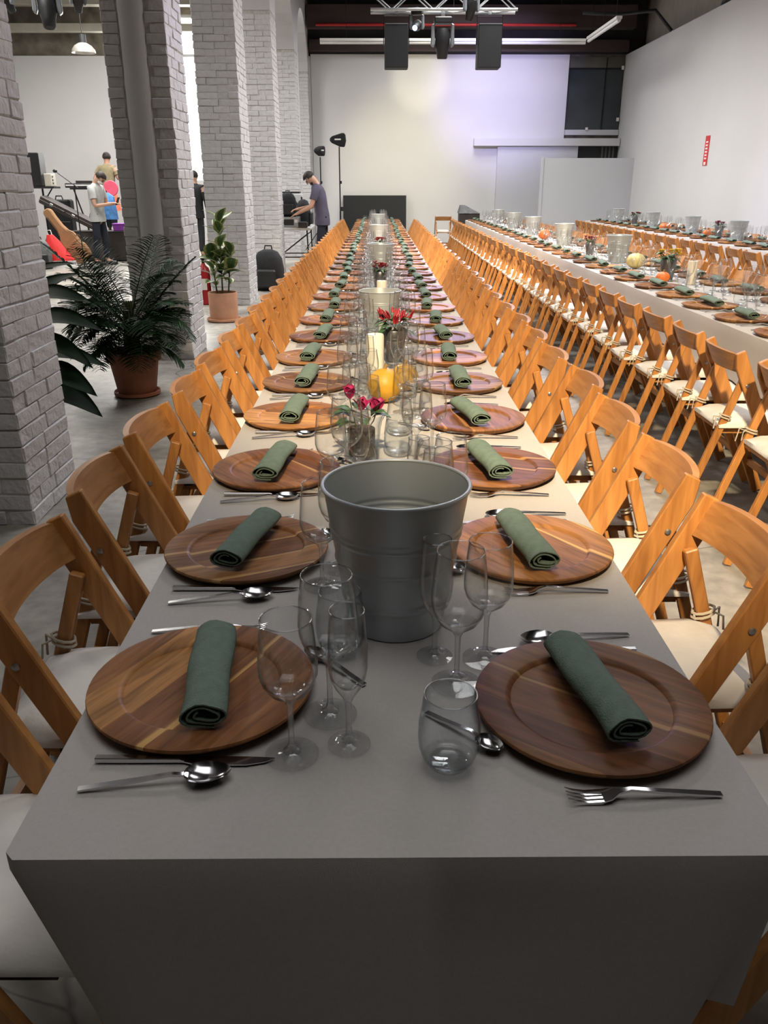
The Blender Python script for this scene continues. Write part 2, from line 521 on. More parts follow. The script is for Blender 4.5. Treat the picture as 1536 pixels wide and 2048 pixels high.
# ------------------------------------------------------------------ mesh helpers
class MB:
    def __init__(s):
        s.v, s.f, s.uv = [], [], None

    def box(s, c, size, rot=None, taper=None):
        i = len(s.v)
        hx, hy, hz = size[0] / 2, size[1] / 2, size[2] / 2
        for z in (-1, 1):
            k = taper if (taper and z > 0) else 1.0
            for x, y in ((-1, -1), (1, -1), (1, 1), (-1, 1)):
                p = Vector((x * hx * k, y * hy * k, z * hz))
                if rot:
                    p = rot @ p
                s.v.append(tuple(p + Vector(c)))
        s.f += [(i + 3, i + 2, i + 1, i), (i + 4, i + 5, i + 6, i + 7)]
        for k in range(4):
            n = (k + 1) % 4
            s.f.append((i + k, i + n, i + 4 + n, i + 4 + k))
        return s

    def lathe(s, prof, seg=24, c=(0, 0, 0), close=False, squash=1.0):
        i0 = len(s.v)
        for r, z in prof:
            for k in range(seg):
                a = 2 * PI * k / seg
                s.v.append((c[0] + r * math.cos(a), c[1] + r * math.sin(a) * squash, c[2] + z))
        n = len(prof)
        for j in range(n - 1 if not close else n):
            a0, b0 = i0 + j * seg, i0 + ((j + 1) % n) * seg
            for k in range(seg):
                k2 = (k + 1) % seg
                s.f.append((a0 + k, a0 + k2, b0 + k2, b0 + k))
        return s

    def cap(s, start, seg, flip=False):
        f = tuple(range(start, start + seg))
        s.f.append(f[::-1] if flip else f)
        return s

    def cyl(s, r, z0, z1, seg=16, c=(0, 0, 0), r2=None):
        i = len(s.v)
        s.lathe([(r, z0), (r if r2 is None else r2, z1)], seg, c)
        s.cap(i, seg, True)
        s.cap(i + seg, seg)
        return s

    def tube(s, pts, r, seg=8, caps=True):
        """r: number or list; parallel frames along a polyline"""
        pts = [Vector(p) for p in pts]
        n = len(pts)
        rs = r if isinstance(r, (list, tuple)) else [r] * n
        i0 = len(s.v)
        up = Vector((0.123, 0.456, 0.88)).normalized()
        for j, p in enumerate(pts):
            t = (pts[min(j + 1, n - 1)] - pts[max(j - 1, 0)]).normalized()
            a = t.cross(up)
            if a.length < 1e-3:
                a = t.cross(Vector((1, 0, 0)))
            a.normalize()
            b = t.cross(a)
            up = a.cross(t) if False else up
            for k in range(seg):
                an = 2 * PI * k / seg
                s.v.append(tuple(p + (a * math.cos(an) + b * math.sin(an)) * rs[j]))
        for j in range(n - 1):
            for k in range(seg):
                k2 = (k + 1) % seg
                s.f.append((i0 + j * seg + k, i0 + j * seg + k2, i0 + (j + 1) * seg + k2, i0 + (j + 1) * seg + k))
        if caps:
            s.cap(i0, seg, True)
            s.cap(i0 + (n - 1) * seg, seg)
        return s

    def bar(s, p0, p1, w, t, side=(0, 1, 0)):
        """square-cut bar from p0 to p1, t thick along 'side', w wide across it"""
        p0, p1 = Vector(p0), Vector(p1)
        d = (p1 - p0).normalized()
        sd = Vector(side)
        sd = (sd - d * sd.dot(d)).normalized()
        c = d.cross(sd)
        i = len(s.v)
        for p in (p0, p1):
            for x, y in ((-1, -1), (1, -1), (1, 1), (-1, 1)):
                s.v.append(tuple(p + sd * (x * t / 2) + c * (y * w / 2)))
        s.f += [(i + 3, i + 2, i + 1, i), (i + 4, i + 5, i + 6, i + 7)]
        for k in range(4):
            n = (k + 1) % 4
            s.f.append((i + k, i + n, i + 4 + n, i + 4 + k))
        return s

    def sweep(s, secs):
        """flat rectangular sections (x, y, z, half width in y, half height in z)"""
        i = len(s.v)
        for x, y, z, w, h in secs:
            s.v += [(x, y - w, z - h), (x, y + w, z - h), (x, y + w, z + h), (x, y - w, z + h)]
        for j in range(len(secs) - 1):
            a, b = i + 4 * j, i + 4 * j + 4
            for k in range(4):
                n = (k + 1) % 4
                s.f.append((a + k, a + n, b + n, b + k))
        s.f.append((i + 3, i + 2, i + 1, i))
        e = i + 4 * (len(secs) - 1)
        s.f.append((e, e + 1, e + 2, e + 3))
        return s

    def prism(s, poly, lo, hi, axis=2):
        """extrude a 2D outline between lo and hi along the axis"""
        i = len(s.v)
        n = len(poly)
        for h in (lo, hi):
            for a, b in poly:
                s.v.append({2: (a, b, h), 1: (a, h, b), 0: (h, a, b)}[axis])
        s.f.append(tuple(range(i + n - 1, i - 1, -1)))
        s.f.append(tuple(range(i + n, i + 2 * n)))
        for k in range(n):
            m = (k + 1) % n
            s.f.append((i + k, i + m, i + n + m, i + n + k))
        return s

    def ball(s, c, r, seg=12, rings=8, sc=(1, 1, 1), ribs=0, depth=0.0):
        i0 = len(s.v)
        s.v.append((c[0], c[1], c[2] - r * sc[2]))
        for j in range(1, rings):
            a = -PI / 2 + PI * j / rings
            for k in range(seg):
                b = 2 * PI * k / seg
                q = 1 - depth * abs(math.sin(b * ribs / 2)) if ribs else 1
                s.v.append((c[0] + r * sc[0] * math.cos(a) * math.cos(b) * q, c[1] + r * sc[1] * math.cos(a) * math.sin(b) * q, c[2] + r * sc[2] * math.sin(a)))
        s.v.append((c[0], c[1], c[2] + r * sc[2]))
        top = len(s.v) - 1
        for k in range(seg):
            k2 = (k + 1) % seg
            s.f.append((i0, i0 + 1 + k2, i0 + 1 + k))
            s.f.append((top, top - seg + k, top - seg + k2))
            for j in range(rings - 2):
                a, b = i0 + 1 + j * seg, i0 + 1 + (j + 1) * seg
                s.f.append((a + k, a + k2, b + k2, b + k))
        return s

    def mesh(s, name, mat, smooth=False, bevel=0.0, angle=40):
        me = bpy.data.meshes.new(name)
        me.from_pydata(s.v, [], s.f)
        bm = bmesh.new()
        bm.from_mesh(me)
        bmesh.ops.recalc_face_normals(bm, faces=bm.faces)
        if bevel:
            es = [e for e in bm.edges if len(e.link_faces) == 2 and e.calc_face_angle(0) > 0.5]
            bmesh.ops.bevel(bm, geom=es, offset=bevel, segments=1, affect='EDGES', clamp_overlap=True)
        for f in bm.faces:
            f.smooth = smooth
        if smooth:
            for e in bm.edges:
                if len(e.link_faces) == 2 and e.calc_face_angle(0) > R(angle):
                    e.smooth = False
        bm.to_mesh(me)
        bm.free()
        if mat:
            me.materials.append(MATS[mat])
        me.update()
        return me


def link(name, me, parent=None, loc=None, rot=None, scale=None):
    o = bpy.data.objects.new(name, me)
    COL.objects.link(o)
    if parent:
        o.parent = parent
    if loc is not None:
        o.location = loc
    if rot is not None:
        o.rotation_euler = rot
    if scale is not None:
        o.scale = scale
    return o


def tag(o, label, cat, group=None):
    o['label'] = label
    o['category'] = cat
    if group:
        o['group'] = group
    return o


YS = 1.0


def thing(name, label, cat, loc=(0, 0, 0), rotz=0.0, group=None):
    loc = (loc[0], loc[1] * YS, loc[2])
    o = link(name, None, None, loc, (0, 0, rotz))
    o.empty_display_size = 0.1
    return tag(o, label, cat, group)


def struct(name, me, parent=None):
    o = link(name, me, parent)
    if not parent:
        o['kind'] = 'structure'
    return o


def make(kit, name, label, cat, loc, rotz=0.0, group=None, scale=None):
    """a kit is a list of (part name, mesh, parent index or -1); builds one thing of it"""
    t = thing(name, label, cat, loc, rotz, group)
    if scale:
        t.scale = (scale,) * 3 if not isinstance(scale, (tuple, list)) else scale
    made = []
    for pn, me, pi in kit:
        made.append(link(pn, me, t if pi < 0 else made[pi]))
    return t


ORD = ['first', 'second', 'third', 'fourth', 'fifth', 'sixth', 'seventh', 'eighth', 'ninth', 'tenth', 'eleventh', 'twelfth', 'thirteenth',
       'fourteenth', 'fifteenth', 'sixteenth', 'seventeenth', 'eighteenth', 'nineteenth', 'twentieth']
for t_, nm in ((20, 'twenty'), (30, 'thirty')):
    for k_ in range(9):
        ORD.append(nm + '-' + ORD[k_])
    ORD.append('thirtieth' if t_ == 20 else 'fortieth')

# ------------------------------------------------------------------ the hall
XW, YB, YF, XL = 6.02, 22.47, -5.0, -10.0
HC = 6.3
struct('floor', MB().box((-2.0, 8.8, -0.06), (17.4, 28.8, 0.12)).mesh('floor', 'concrete_floor'))
cl = struct('ceiling', MB().box((-2.0, 8.8, HC + 0.06), (17.4, 28.8, 0.12)).mesh('ceiling', 'ceiling_dark'))
# false wall on the right, old plaster wall set back above it
struct('wall_right', MB().box((XW + 0.1, 8.8, 2.18), (0.2, 27.4, 4.36)).mesh('wall_right', 'wall_white'))
struct('wall_right_upper', MB().box((XW + 0.55, 8.8, 3.2), (0.2, 28.4, 6.4)).mesh('wall_right_upper', 'beam_cream'))
struct('wall_front', MB().box((-2.0, YF - 0.1, 3.2), (17.4, 0.2, 6.4)).mesh('wall_front', 'dark_wall'))
struct('wall_left', MB().box((XL - 0.1, 8.8, 3.2), (0.2, 28.4, 6.4)).mesh('wall_left', 'wall_white'))
# back wall of both naves with the tall window of the left one cut out: window x -6.3..-3.5, z 1.5..5.3
WX0, WX1, WZ0, WZ1 = -6.45, -3.6, 1.5, 5.2
bw = MB()
for a, b_, c_, d_ in ((XL, WX0, 0, HC), (WX1, XW + 0.45, 0, HC), (WX0, WX1, 0, WZ0), (WX0, WX1, WZ1, HC)):
    bw.box(((a + b_) / 2, YB + 0.12, (c_ + d_) / 2), (b_ - a, 0.24, d_ - c_))
struct('wall_back', bw.mesh('wall_back', 'rust_wall'))
# white panels standing against it
struct('wall_back_panel', MB().box((1.53, YB - 0.06, 2.18), (6.24, 0.1, 4.36)).mesh('wall_back_panel', 'wall_white'))
struct('wall_back_panel_left', MB().box(((XL + WX0) / 2, YB - 0.06, 2.16), (WX0 - XL, 0.1, 4.32)).mesh('wall_back_panel', 'wall_white'))
struct('wall_back_sill', MB().box(((WX0 + WX1) / 2, YB - 0.06, WZ0 / 2), (WX1 - WX0, 0.1, WZ0)).mesh('wall_back_sill', 'wall_white'))
struct('wall_back_pier', MB().box(((WX1 - 1.6) / 2, YB - 0.06, 2.16), (-1.6 - WX1, 0.1, 4.32)).mesh('wall_back_pier', 'wall_white'))
# tall window
w = thing('window_1', 'tall bright window in the left hall', 'window')
w['kind'] = 'structure'
del w['category'], w['label']
fr = MB()
for x in (WX0 + 0.03, WX1 - 0.03):
    fr.box((x, YB + 0.1, (WZ0 + WZ1) / 2), (0.06, 0.08, WZ1 - WZ0))
for z in (WZ0 + 0.03, WZ1 - 0.03, 4.35):
    fr.box(((WX0 + WX1) / 2, YB + 0.1, z), (WX1 - WX0, 0.08, 0.06))
for k in (1,):
    fr.box((WX0 + (WX1 - WX0) * k / 2, YB + 0.1, (WZ0 + WZ1) / 2), (0.05, 0.06, WZ1 - WZ0))
link('window_frame', fr.mesh('window_frame', 'panel_white'), w)
for k in range(2):
    for z0, z1 in ((WZ0, 4.35), (4.35, WZ1)):
        pw_ = (WX1 - WX0) / 2
        link('pane', MB().box((WX0 + pw_ * (k + 0.5), YB + 0.1, (z0 + z1) / 2), (pw_ - 0.05, 0.008, z1 - z0 - 0.05)).mesh('pane', 'window_glass'), w)
# dark interior window, ledge, lintel box and partitions on the right of the back wall
w = link('window_2', MB().box((5.33, YB - 0.03, 2.66), (1.36, 0.1, 0.12)).mesh('window_2', 'panel_white'))
w['kind'] = 'structure'
link('pane', MB().box((5.12, YB - 0.02, 3.38), (0.90, 0.03, 1.36)).mesh('pane', 'dark_pane'), w)
link('pane', MB().box((5.79, YB - 0.02, 3.38), (0.40, 0.03, 1.36)).mesh('pane', 'dark_pane'), w)
link('window_frame', MB().box((5.58, YB - 0.03, 3.5), (0.03, 0.06, 1.6)).box((5.33, YB - 0.03, 4.07), (1.36, 0.06, 0.03)).mesh('frame', 'bracket_black'), w)
link('blind', MB().box((5.33, YB - 0.03, 4.2), (1.34, 0.05, 0.24)).mesh('blind', 'blind_dark'), w)
link('clip', MB().box((5.2, YB - 0.1, 2.74), (0.06, 0.03, 0.06)).box((5.95, YB - 0.1, 2.95), (0.06, 0.03, 0.08)).box((5.96, YB - 0.1, 4.08), (0.06, 0.03, 0.08)).mesh('clip', 'sign_white'), w)
struct('trim_1', MB().box((4.2, YB - 0.22, 2.43), (3.6, 0.22, 0.17)).mesh('lintel', 'wall_white'))
struct('wall_partition_back', MB().box((4.0, YB - 0.18, 1.17), (2.0, 0.12, 2.34)).mesh('partition', 'panel_white'))
hat = struct('wall_hatch', MB().box((5.5, YB - 0.14, 2.19), (1.0, 0.04, 0.3)).mesh('hatch', 'black_plastic'))
for k in range(4):
    link('slat', MB().box((5.62 + 0.09 * k, YB - 0.17, 2.19), (0.04, 0.03, 0.28)).mesh('slat', 'blind_dark'), hat)
struct('wall_partition_front', MB().box((4.96, 20.85, 1.015), (2.12, 0.08, 2.03)).box((3.88, 20.85, 1.02), (0.05, 0.11, 2.05)).mesh('partition', 'panel_white'))

# red vertical notice on the right wall
sg = thing('notice_sign', 'small red vertical sign with white lettering on the right wall', 'sign', (XW - 0.006, 16.3, 2.03))
link('plate', MB().box((0, 0, 0), (0.008, 0.20, 0.50)).mesh('plate', 'sign_red'), sg)
lt = MB()
for k in range(6):
    lt.box((-0.005, 0.0, -0.13 + 0.055 * k), (0.003, 0.10, 0.026))
lt.box((-0.005, 0.0, -0.215), (0.003, 0.09, 0.05))
link('lettering', lt.mesh('lettering', 'sign_white'), sg)

# beams under the roof
for i, y in enumerate((4.2, 8.0, 11.7, 15.4, 19.1)):
    b_ = struct('trim_%d' % (i + 2), MB().box((2.3, y, HC - 0.22), (8.0, 0.22, 0.44)).mesh('beam', 'beam_brown'))
struct('trim_7', MB().box((2.2, 21.85, 5.05), (7.6, 0.3, 0.46)).mesh('beam', 'beam_brown'))
struct('trim_8', MB().box((2.2, 22.2, 4.52), (7.6, 0.12, 0.24)).mesh('beam', 'beam_brown'))
struct('trim_9', MB().box((-5.9, 22.05, 4.85), (8.0, 0.25, 0.16)).mesh('beam', 'beam_cream'))
struct('trim_10', MB().box((-5.9, 21.95, 5.42), (8.0, 0.3, 0.26)).mesh('beam', 'beam_cream'))
struct('wall_back_upper', MB().box((2.4, 22.4, 5.35), (8.0, 0.1, 1.95)).mesh('upper', 'ceiling_dark'))
tag(link('sprinkler_pipe', MB().tube([(-1.4, 21.675, 4.87), (4.6, 21.675, 4.87)], 0.03).mesh('pipe', 'red_pipe', True)),
    'thin red pipe running under the dark beam above the back wall', 'pipe')

# ------------------------------------------------------------------ brick pillars of the arcade
PX0, PX1 = -2.14, -1.64
BRICKS = {}


def brick_mesh(length, variant):
    key = (length, variant)
    if key in BRICKS:
        return BRICKS[key]
    r = random.Random(round(length * 100) * 31 + variant)
    bm = bmesh.new()
    bmesh.ops.create_cube(bm, size=1.0)
    for v in bm.verts:
        v.co.x *= length
        v.co.y *= 0.125
        v.co.z *= 0.0715
    bmesh.ops.bevel(bm, geom=list(bm.edges), offset=0.005, segments=1, affect='EDGES')
    for v in bm.verts:
        v.co += Vector((r.uniform(-1, 1) * 0.004, r.uniform(-1, 1) * 0.0028, r.uniform(-1, 1) * 0.0035))
    me = bpy.data.meshes.new('brick')
    bm.to_mesh(me)
    bm.free()
    me.materials.append(MATS['brick_paint'])
    BRICKS[key] = me
    return me


def pillar(y0, y1, label, seed, ztop=3.95, bulge=False, right=True, x0=PX0, x1=PX1, limit=300):
    r = random.Random(seed)
    t = thing('brick_pillar', label, 'pillar', ((x0 + x1) / 2, (y0 + y1) / 2, 0), 0, 'painted brick pillars of the arcade')
    cx, cy = t.location[0], t.location[1]
    ins = 0.0075
    link('mortar_core', MB().box((0, 0, ztop / 2), (x1 - x0 - 2 * ins, y1 - y0 - 2 * ins, ztop)).mesh('core', 'mortar_paint'), t)
    zmax = 1.45 + 0.183 * y1 + 0.1
    lst = []
    nc = int(ztop / 0.075)
    for c in range(nc):
        z = c * 0.075 + 0.0375

        def run(a, b, first):
            out = []
            p = a
            while b - p > 0.03:
                l = first if first else r.choice((0.25, 0.25, 0.19, 0.125, 0.25))
                first = None
                l = min(l, b - p)
                if b - p - l < 0.07:
                    l = b - p
                out.append((p, l))
                p += l
            return out
        odd = c % 2
        # right face, along +y from the corner
        for p, l in run(y0 + (0.125 if odd else 0), y1, None if odd else 0.25):
            lst.append((z, 'x', x1 - 0.0625, p + l / 2, l, PI / 2))
        # front face, from the corner towards -x
        for p, l in run(0.125 if not odd else 0.0, x1 - x0, 0.25 if odd else None):
            q = x1 - p - l / 2
            if bulge and -2.01 < q < -1.82 and l < 0.2:
                continue
            if bulge:
                lo, hi = q - l / 2, q + l / 2
                if hi > -1.80 and lo < -1.80:
                    lo = -1.80
                if lo < -2.01 and hi > -2.01:
                    hi = -2.01
                if hi - lo < 0.04 or (lo > -2.02 and hi < -1.79):
                    continue
                q, l = (lo + hi) / 2, hi - lo
            lst.append((z, 'y', q, y0 + 0.0625, l, 0.0))
    near = [b for b in lst if b[0] < zmax][:limit]
    rest = [b for b in lst if b not in near] if len(near) < len(lst) else []
    for z, f, x, y, l, rz in near:
        base = min((0.25, 0.19, 0.125), key=lambda q: abs(q - l))
        me = brick_mesh(base, r.randrange(5))
        o = link('brick', me, t, (x - cx + (r.uniform(-1, 1) * 0.004), y - cy + r.uniform(-1, 1) * 0.004, z + r.uniform(-1, 1) * 0.003),
                 (r.uniform(-.012, .012), r.uniform(-.015, .015), rz + r.choice((0, PI)) + r.uniform(-.012, .012)), ((l - 0.004) / base, 1, 1))
    if rest:
        mb = MB()
        for z, f, x, y, l, rz in rest:
            sz = (l - 0.010, 0.125, 0.069) if f == 'y' else (0.125, l - 0.010, 0.069)
            mb.box((x - cx, y - cy, z), sz)
        o = link('upper_bricks', mb.mesh('upper_bricks', 'brick_paint'), t)
        o['kind'] = 'stuff'
    if bulge:
        pr = []
        for k in range(13):
            a = PI * k / 12
            pr.append((-1.905 - cx - 0.105 * math.cos(a), y0 - cy + 0.02 - 0.045 * math.sin(a)))
        mb = MB()
        mb.prism(pr, 0, ztop)
        link('plaster_strip', mb.mesh('plaster_strip', 'plaster', True, angle=60), t)
    return t


PY = [(3.49, 4.06), (7.33, 7.93), (10.9, 11.6), (14.6, 15.3), (18.55, 19.25), (22.0, 22.36)]
pillar(*PY[0], 'rough white brick pillar nearest the camera at the left edge', 1, x0=-2.12, x1=-1.575)
pillar(*PY[1], 'white brick pillar with a smooth plaster strip behind the potted palm', 2, bulge=True)
pillar(*PY[2], 'cream white brick pillar behind the variegated rubber plant', 3)
pillar(*PY[3], 'white brick pillar behind the black rucksack on the floor', 4)
pillar(*PY[4], 'bright white brick pillar beside the equipment table', 5)
pillar(*PY[5], 'narrow white brick pilaster in the corner by the back wall', 6)
# arches over them: one wall with openings
ar = MB()
edges = [(YF, PY[0][0])] + [(PY[k][1], PY[k + 1][0]) for k in range(5)]
for a, b_ in edges:
    seg = 16
    pts = []
    for k in range(seg + 1):
        an = PI * k / seg
        pts.append(((a + b_) / 2 - (b_ - a) / 2 * math.cos(an), 3.95 + 1.05 * math.sin(an)))
    for k in range(seg):
        (ya, za), (yb, zb) = pts[k], pts[k + 1]
        i = len(ar.v)
        for x in (PX0, PX1):
            ar.v += [(x, ya, za), (x, yb, zb), (x, yb, HC), (x, ya, HC)]
        ar.f += [(i, i + 1, i + 2, i + 3), (i + 7, i + 6, i + 5, i + 4), (i, i + 4, i + 5, i + 1)]
for a, b_ in PY[:5] + [(22.0, YB)]:
    ar.box(((PX0 + PX1) / 2, (a + b_) / 2, (HC + 3.95) / 2), (PX1 - PX0, b_ - a, HC - 3.95))
struct('wall_arcade', ar.mesh('arcade', 'plaster', True, angle=30))
dp = thing('drain_pipe', 'white vertical drain pipe in the last arch of the arcade', 'pipe', (-1.78, 20.35, 0))
link('pipe', MB().cyl(0.06, 1.35, 4.6, 16).mesh('pipe', 'tube_white', True), dp)
for z in (2.0, 3.4):
    link('clamp', MB().cyl(0.068, z, z + 0.04, 16).mesh('clamp', 'tube_white', True), dp)
link('foot_box', MB().box((0, 0, 0.675), (0.13, 0.13, 1.35)).mesh('foot_box', 'plaster', bevel=0.008), dp)

# ------------------------------------------------------------------ kits: chair
CH = []


def chair_kit():
    k = []
    th = 0.0225
    half = 0.190
    # side posts: straight plank leaning from the top of the back to the front foot, top corner cut
    for s in (-1, 1):
        mb = MB()
        w = 0.060
        ax, az = math.sin(R(24.8)), math.cos(R(24.8))          # along the plank, upward is -x
        nx, nz = az, ax                                         # across
        top = Vector((-0.118, 0, 0.775))
        L = 0.775 / az
        def P(d, c):
            return (top.x + ax * d + nx * c, top.z - az * d + nz * c)
        poly = [P(0.0, -0.012), P(0.0, w / 2), P(L - 0.012, w / 2), P(L + 0.012, -w / 2), P(0.06, -w / 2)]
        poly = [(a, max(b, 0.0)) for a, b in poly]
        mb.prism(poly, s * half - (th if s > 0 else 0), s * half + (th if s < 0 else 0), axis=1)
        k.append(('side_post', mb.mesh('side_post', 'chair_wood', bevel=0.003), -1))
    # rear legs inside the posts
    for s in (-1, 1):
        y = s * (half - th - 0.013)
        mb = MB().bar((-0.068, y, 0.655), (-0.272, y, 0.006), 0.032, 0.021)
        k.append(('rear_leg', mb.mesh('rear_leg', 'chair_wood', bevel=0.003), -1))
    # bowed back board
    mb = MB()
    n = 12
    for j in range(n + 1):
        u = j / n
        y = -half + th + (2 * half - 2 * th) * u
        q = 1 - (2 * u - 1) ** 2
        dx = -0.032 * (q ** 0.8)
        for zz, off in ((0.685, 0.040), (0.770, 0.0)):
            x = -0.122 + off + dx
            mb.v += [(x - 0.008, y, zz + (0.006 * q if zz > 0.7 else 0)), (x + 0.010, y, zz + (0.006 * q if zz > 0.7 else 0))]
    for j in range(n):
        a, b = j * 4, j * 4 + 4
        mb.f += [(a, b, b + 2, a + 2), (a + 1, a + 3, b + 3, b + 1), (a, a + 1, b + 1, b), (a + 2, b + 2, b + 3, a + 3)]
    mb.f += [(0, 2, 3, 1), (4 * n, 4 * n + 1, 4 * n + 3, 4 * n + 2)]
    k.append(('back_board', mb.mesh('back_board', 'board_wood', True, angle=50), -1))
    # seat frame with slats
    mb = MB()
    hi = half - th - 0.028
    for y in (-hi + 0.012, hi - 0.012):
        mb.box((0.055, y, 0.417), (0.37, 0.024, 0.028))
    for x in (-0.12, -0.03, 0.06, 0.15, 0.23):
        mb.box((x, 0, 0.425), (0.05, 2 * hi, 0.014))
    k.append(('seat_frame', mb.mesh('seat_frame', 'board_wood'), -1))
    # cushion: soft-edged pad
    mb = MB()
    nx_, ny_ = 7, 7
    def pad(u, v, top):
        x = -0.15 + 0.40 * u
        y = -0.172 + 0.344 * v
        e = min(1, 5 * min(u, 1 - u) + 0.25) * min(1, 5 * min(v, 1 - v) + 0.25)
        wob = 0.003 * math.sin(9 * u + 4 * v) * math.cos(7 * v - 3 * u)
        return (x, y, 0.436 + (0.040 * (e ** 0.5) + wob if top else 0))
    for top in (0, 1):
        for i in range(nx_ + 1):
            for j in range(ny_ + 1):
                mb.v.append(pad(i / nx_, j / ny_, top))
    W = ny_ + 1
    B = (nx_ + 1) * W
    for i in range(nx_):
        for j in range(ny_):
            a = i * W + j
            mb.f.append((a, a + 1, a + W + 1, a + W))
            mb.f.append((B + a, B + a + W, B + a + W + 1, B + a + 1))
    rim = [i * W for i in range(nx_ + 1)] + [nx_ * W + j for j in range(1, W)] + [i * W + ny_ for i in range(nx_ - 1, -1, -1)] + [j for j in range(ny_ - 1, 0, -1)]
    for a, b in zip(rim, rim[1:] + rim[:1]):
        mb.f.append((a, b, B + b, B + a))
    k.append(('cushion', mb.mesh('cushion', 'cushion_white', True, angle=70), -1))
    # ties round the rear legs
    for s in (-1, 1):
        y = s * (half - th - 0.013)
        c = Vector((-0.123, y, 0.48))
        mb = MB()
        for dz in (0, 0.012):
            pts = [c + Vector((0.026 * math.cos(a), 0.02 * math.sin(a), dz - 0.008 * math.cos(a))) for a in [2 * PI * q / 10 for q in range(11)]]
            mb.tube(pts, 0.0035, 5)
        mb.tube([c + Vector((-0.024, 0, 0.006)), c + Vector((-0.045, s * 0.012, 0.012)), c + Vector((-0.052, s * 0.018, -0.045))], 0.003, 5)
        mb.tube([c + Vector((-0.024, 0, 0.006)), c + Vector((-0.042, -s * 0.02, 0.004)), c + Vector((-0.045, -s * 0.026, -0.030))], 0.003, 5)
        k.append(('cushion_tie', mb.mesh('cushion_tie', 'tie_string', True), -1))
    # stretchers
    mb = MB().box((0.165, 0, 0.17), (0.02, 2 * half - 2 * th, 0.03))
    k.append(('stretcher', mb.mesh('stretcher', 'board_wood'), -1))
    mb = MB().box((-0.225, 0, 0.155), (0.02, 2 * half - 2 * th - 0.03, 0.028))
    k.append(('stretcher', mb.mesh('stretcher', 'board_wood'), -1))
    # bolts and slide brackets
    for s in (-1, 1):
        mb = MB()
        i = len(mb.v)
        for yy, rr in ((0, 0.008), (0.003, 0.008), (0.005, 0.004)):
            for q in range(10):
                a = 2 * PI * q / 10
                mb.v.append((-0.062 + rr * math.cos(a), s * (half + yy), 0.632 + rr * math.sin(a)))
        for j in range(2):
            for q in range(10):
                q2 = (q + 1) % 10
                mb.f.append((j * 10 + q, j * 10 + q2, j * 10 + 10 + q2, j * 10 + 10 + q))
        mb.f.append(tuple(range(20, 30)))
        k.append(('bolt', mb.mesh('bolt', 'grey_metal', True), -1))
        mb = MB().box((0.06, s * (hi + 0.004), 0.408), (0.18, 0.004, 0.022))
        k.append(('bracket', mb.mesh('bracket', 'bracket_black'), -1))
    return k


CHAIR = chair_kit()
CHAIR_FAR = [c for c in CHAIR if c[0] not in ('bolt', 'bracket', 'cushion_tie')]

# ------------------------------------------------------------------ kits: tableware
TZ = 0.752


def plate_mesh():
    prof = [(0.0, 0.0), (0.140, 0.0), (0.150, 0.002), (0.1635, 0.013), (0.1655, 0.0165), (0.1645, 0.0195), (0.161, 0.0205), (0.122, 0.0185), (0.1175, 0.0172), (0.1135, 0.0125), (0.110, 0.0118), (0.0, 0.0118)]
    mb = MB()
    seg = 56
    mb.lathe(prof[1:-1], seg)
    n = len(mb.v)
    mb.cap(0, seg, True)
    mb.cap(n - seg, seg)
    return mb.mesh('plate', 'acacia', True, angle=38)


PLATE = plate_mesh()


def napkin_mesh(seed):
    r = random.Random(seed)
    turns = r.uniform(2.3, 2.9)
    ph = r.uniform(0, 2 * PI)
    L = 0.235
    hw, hh = 0.0365, 0.0220
    n = 44
    outer, inner = [], []
    for j in range(n + 1):
        f = j / n
        a = -PI * 0.5 - 0.35 + f * turns * 2 * PI
        q = 1.0 - 0.62 * f
        wob = 1 + 0.05 * math.sin(3 * a + ph) * (0.4 + f) + 0.06 * math.sin(2 * a + ph * 2) * f
        x = hw * q * wob * math.cos(a)
        z = hh + hh * q * wob * math.sin(a) * (1.0 if math.sin(a) > 0 else 0.93)
        t = 0.0024
        outer.append((x, z))
        q2 = q - t / hw * 1.0
        q3 = q - t / hh * 1.0
        inner.append((hw * q2 * wob * math.cos(a), hh + hh * max(q3, 0.03) * wob * math.sin(a) * (1.0 if math.sin(a) > 0 else 0.93)))
    mb = MB()
    rows = 9
    for k in range(rows):
        u = k / (rows - 1)
        y = -L / 2 + L * u
        sag = 1.0 + 0.05 * math.sin(u * 5 + ph) - (0.08 * (2 * u - 1) ** 2)
        wd = 1.0 + 0.04 * math.sin(u * 7 + ph * 1.7)
        sh = 0.0015 * math.sin(u * 9 + ph)
        for lst in (outer, inner):
            for x, z in lst:
                mb.v.append((x * wd + sh, y + 0.002 * math.sin(x * 150 + ph), max(0.0, z * sag)))
    m = n + 1
    for k in range(rows - 1):
        a, b = k * 2 * m, (k + 1) * 2 * m
        for j in range(n):
            mb.f.append((a + j, a + j + 1, b + j + 1, b + j))
            mb.f.append((a + m + j, b + m + j, b + m + j + 1, a + m + j + 1))
        mb.f.append((a, b, b + m, a + m))
        mb.f.append((a + n, a + m + n, b + m + n, b + n))
    for base in (0, (rows - 1) * 2 * m):
        for j in range(n):
            mb.f.append((base + j, base + m + j, base + m + j + 1, base + j + 1))
    return mb.mesh('napkin', 'napkin_green', True, angle=60)


NAPKIN = [napkin_mesh(s) for s in (3, 11, 21, 34)]


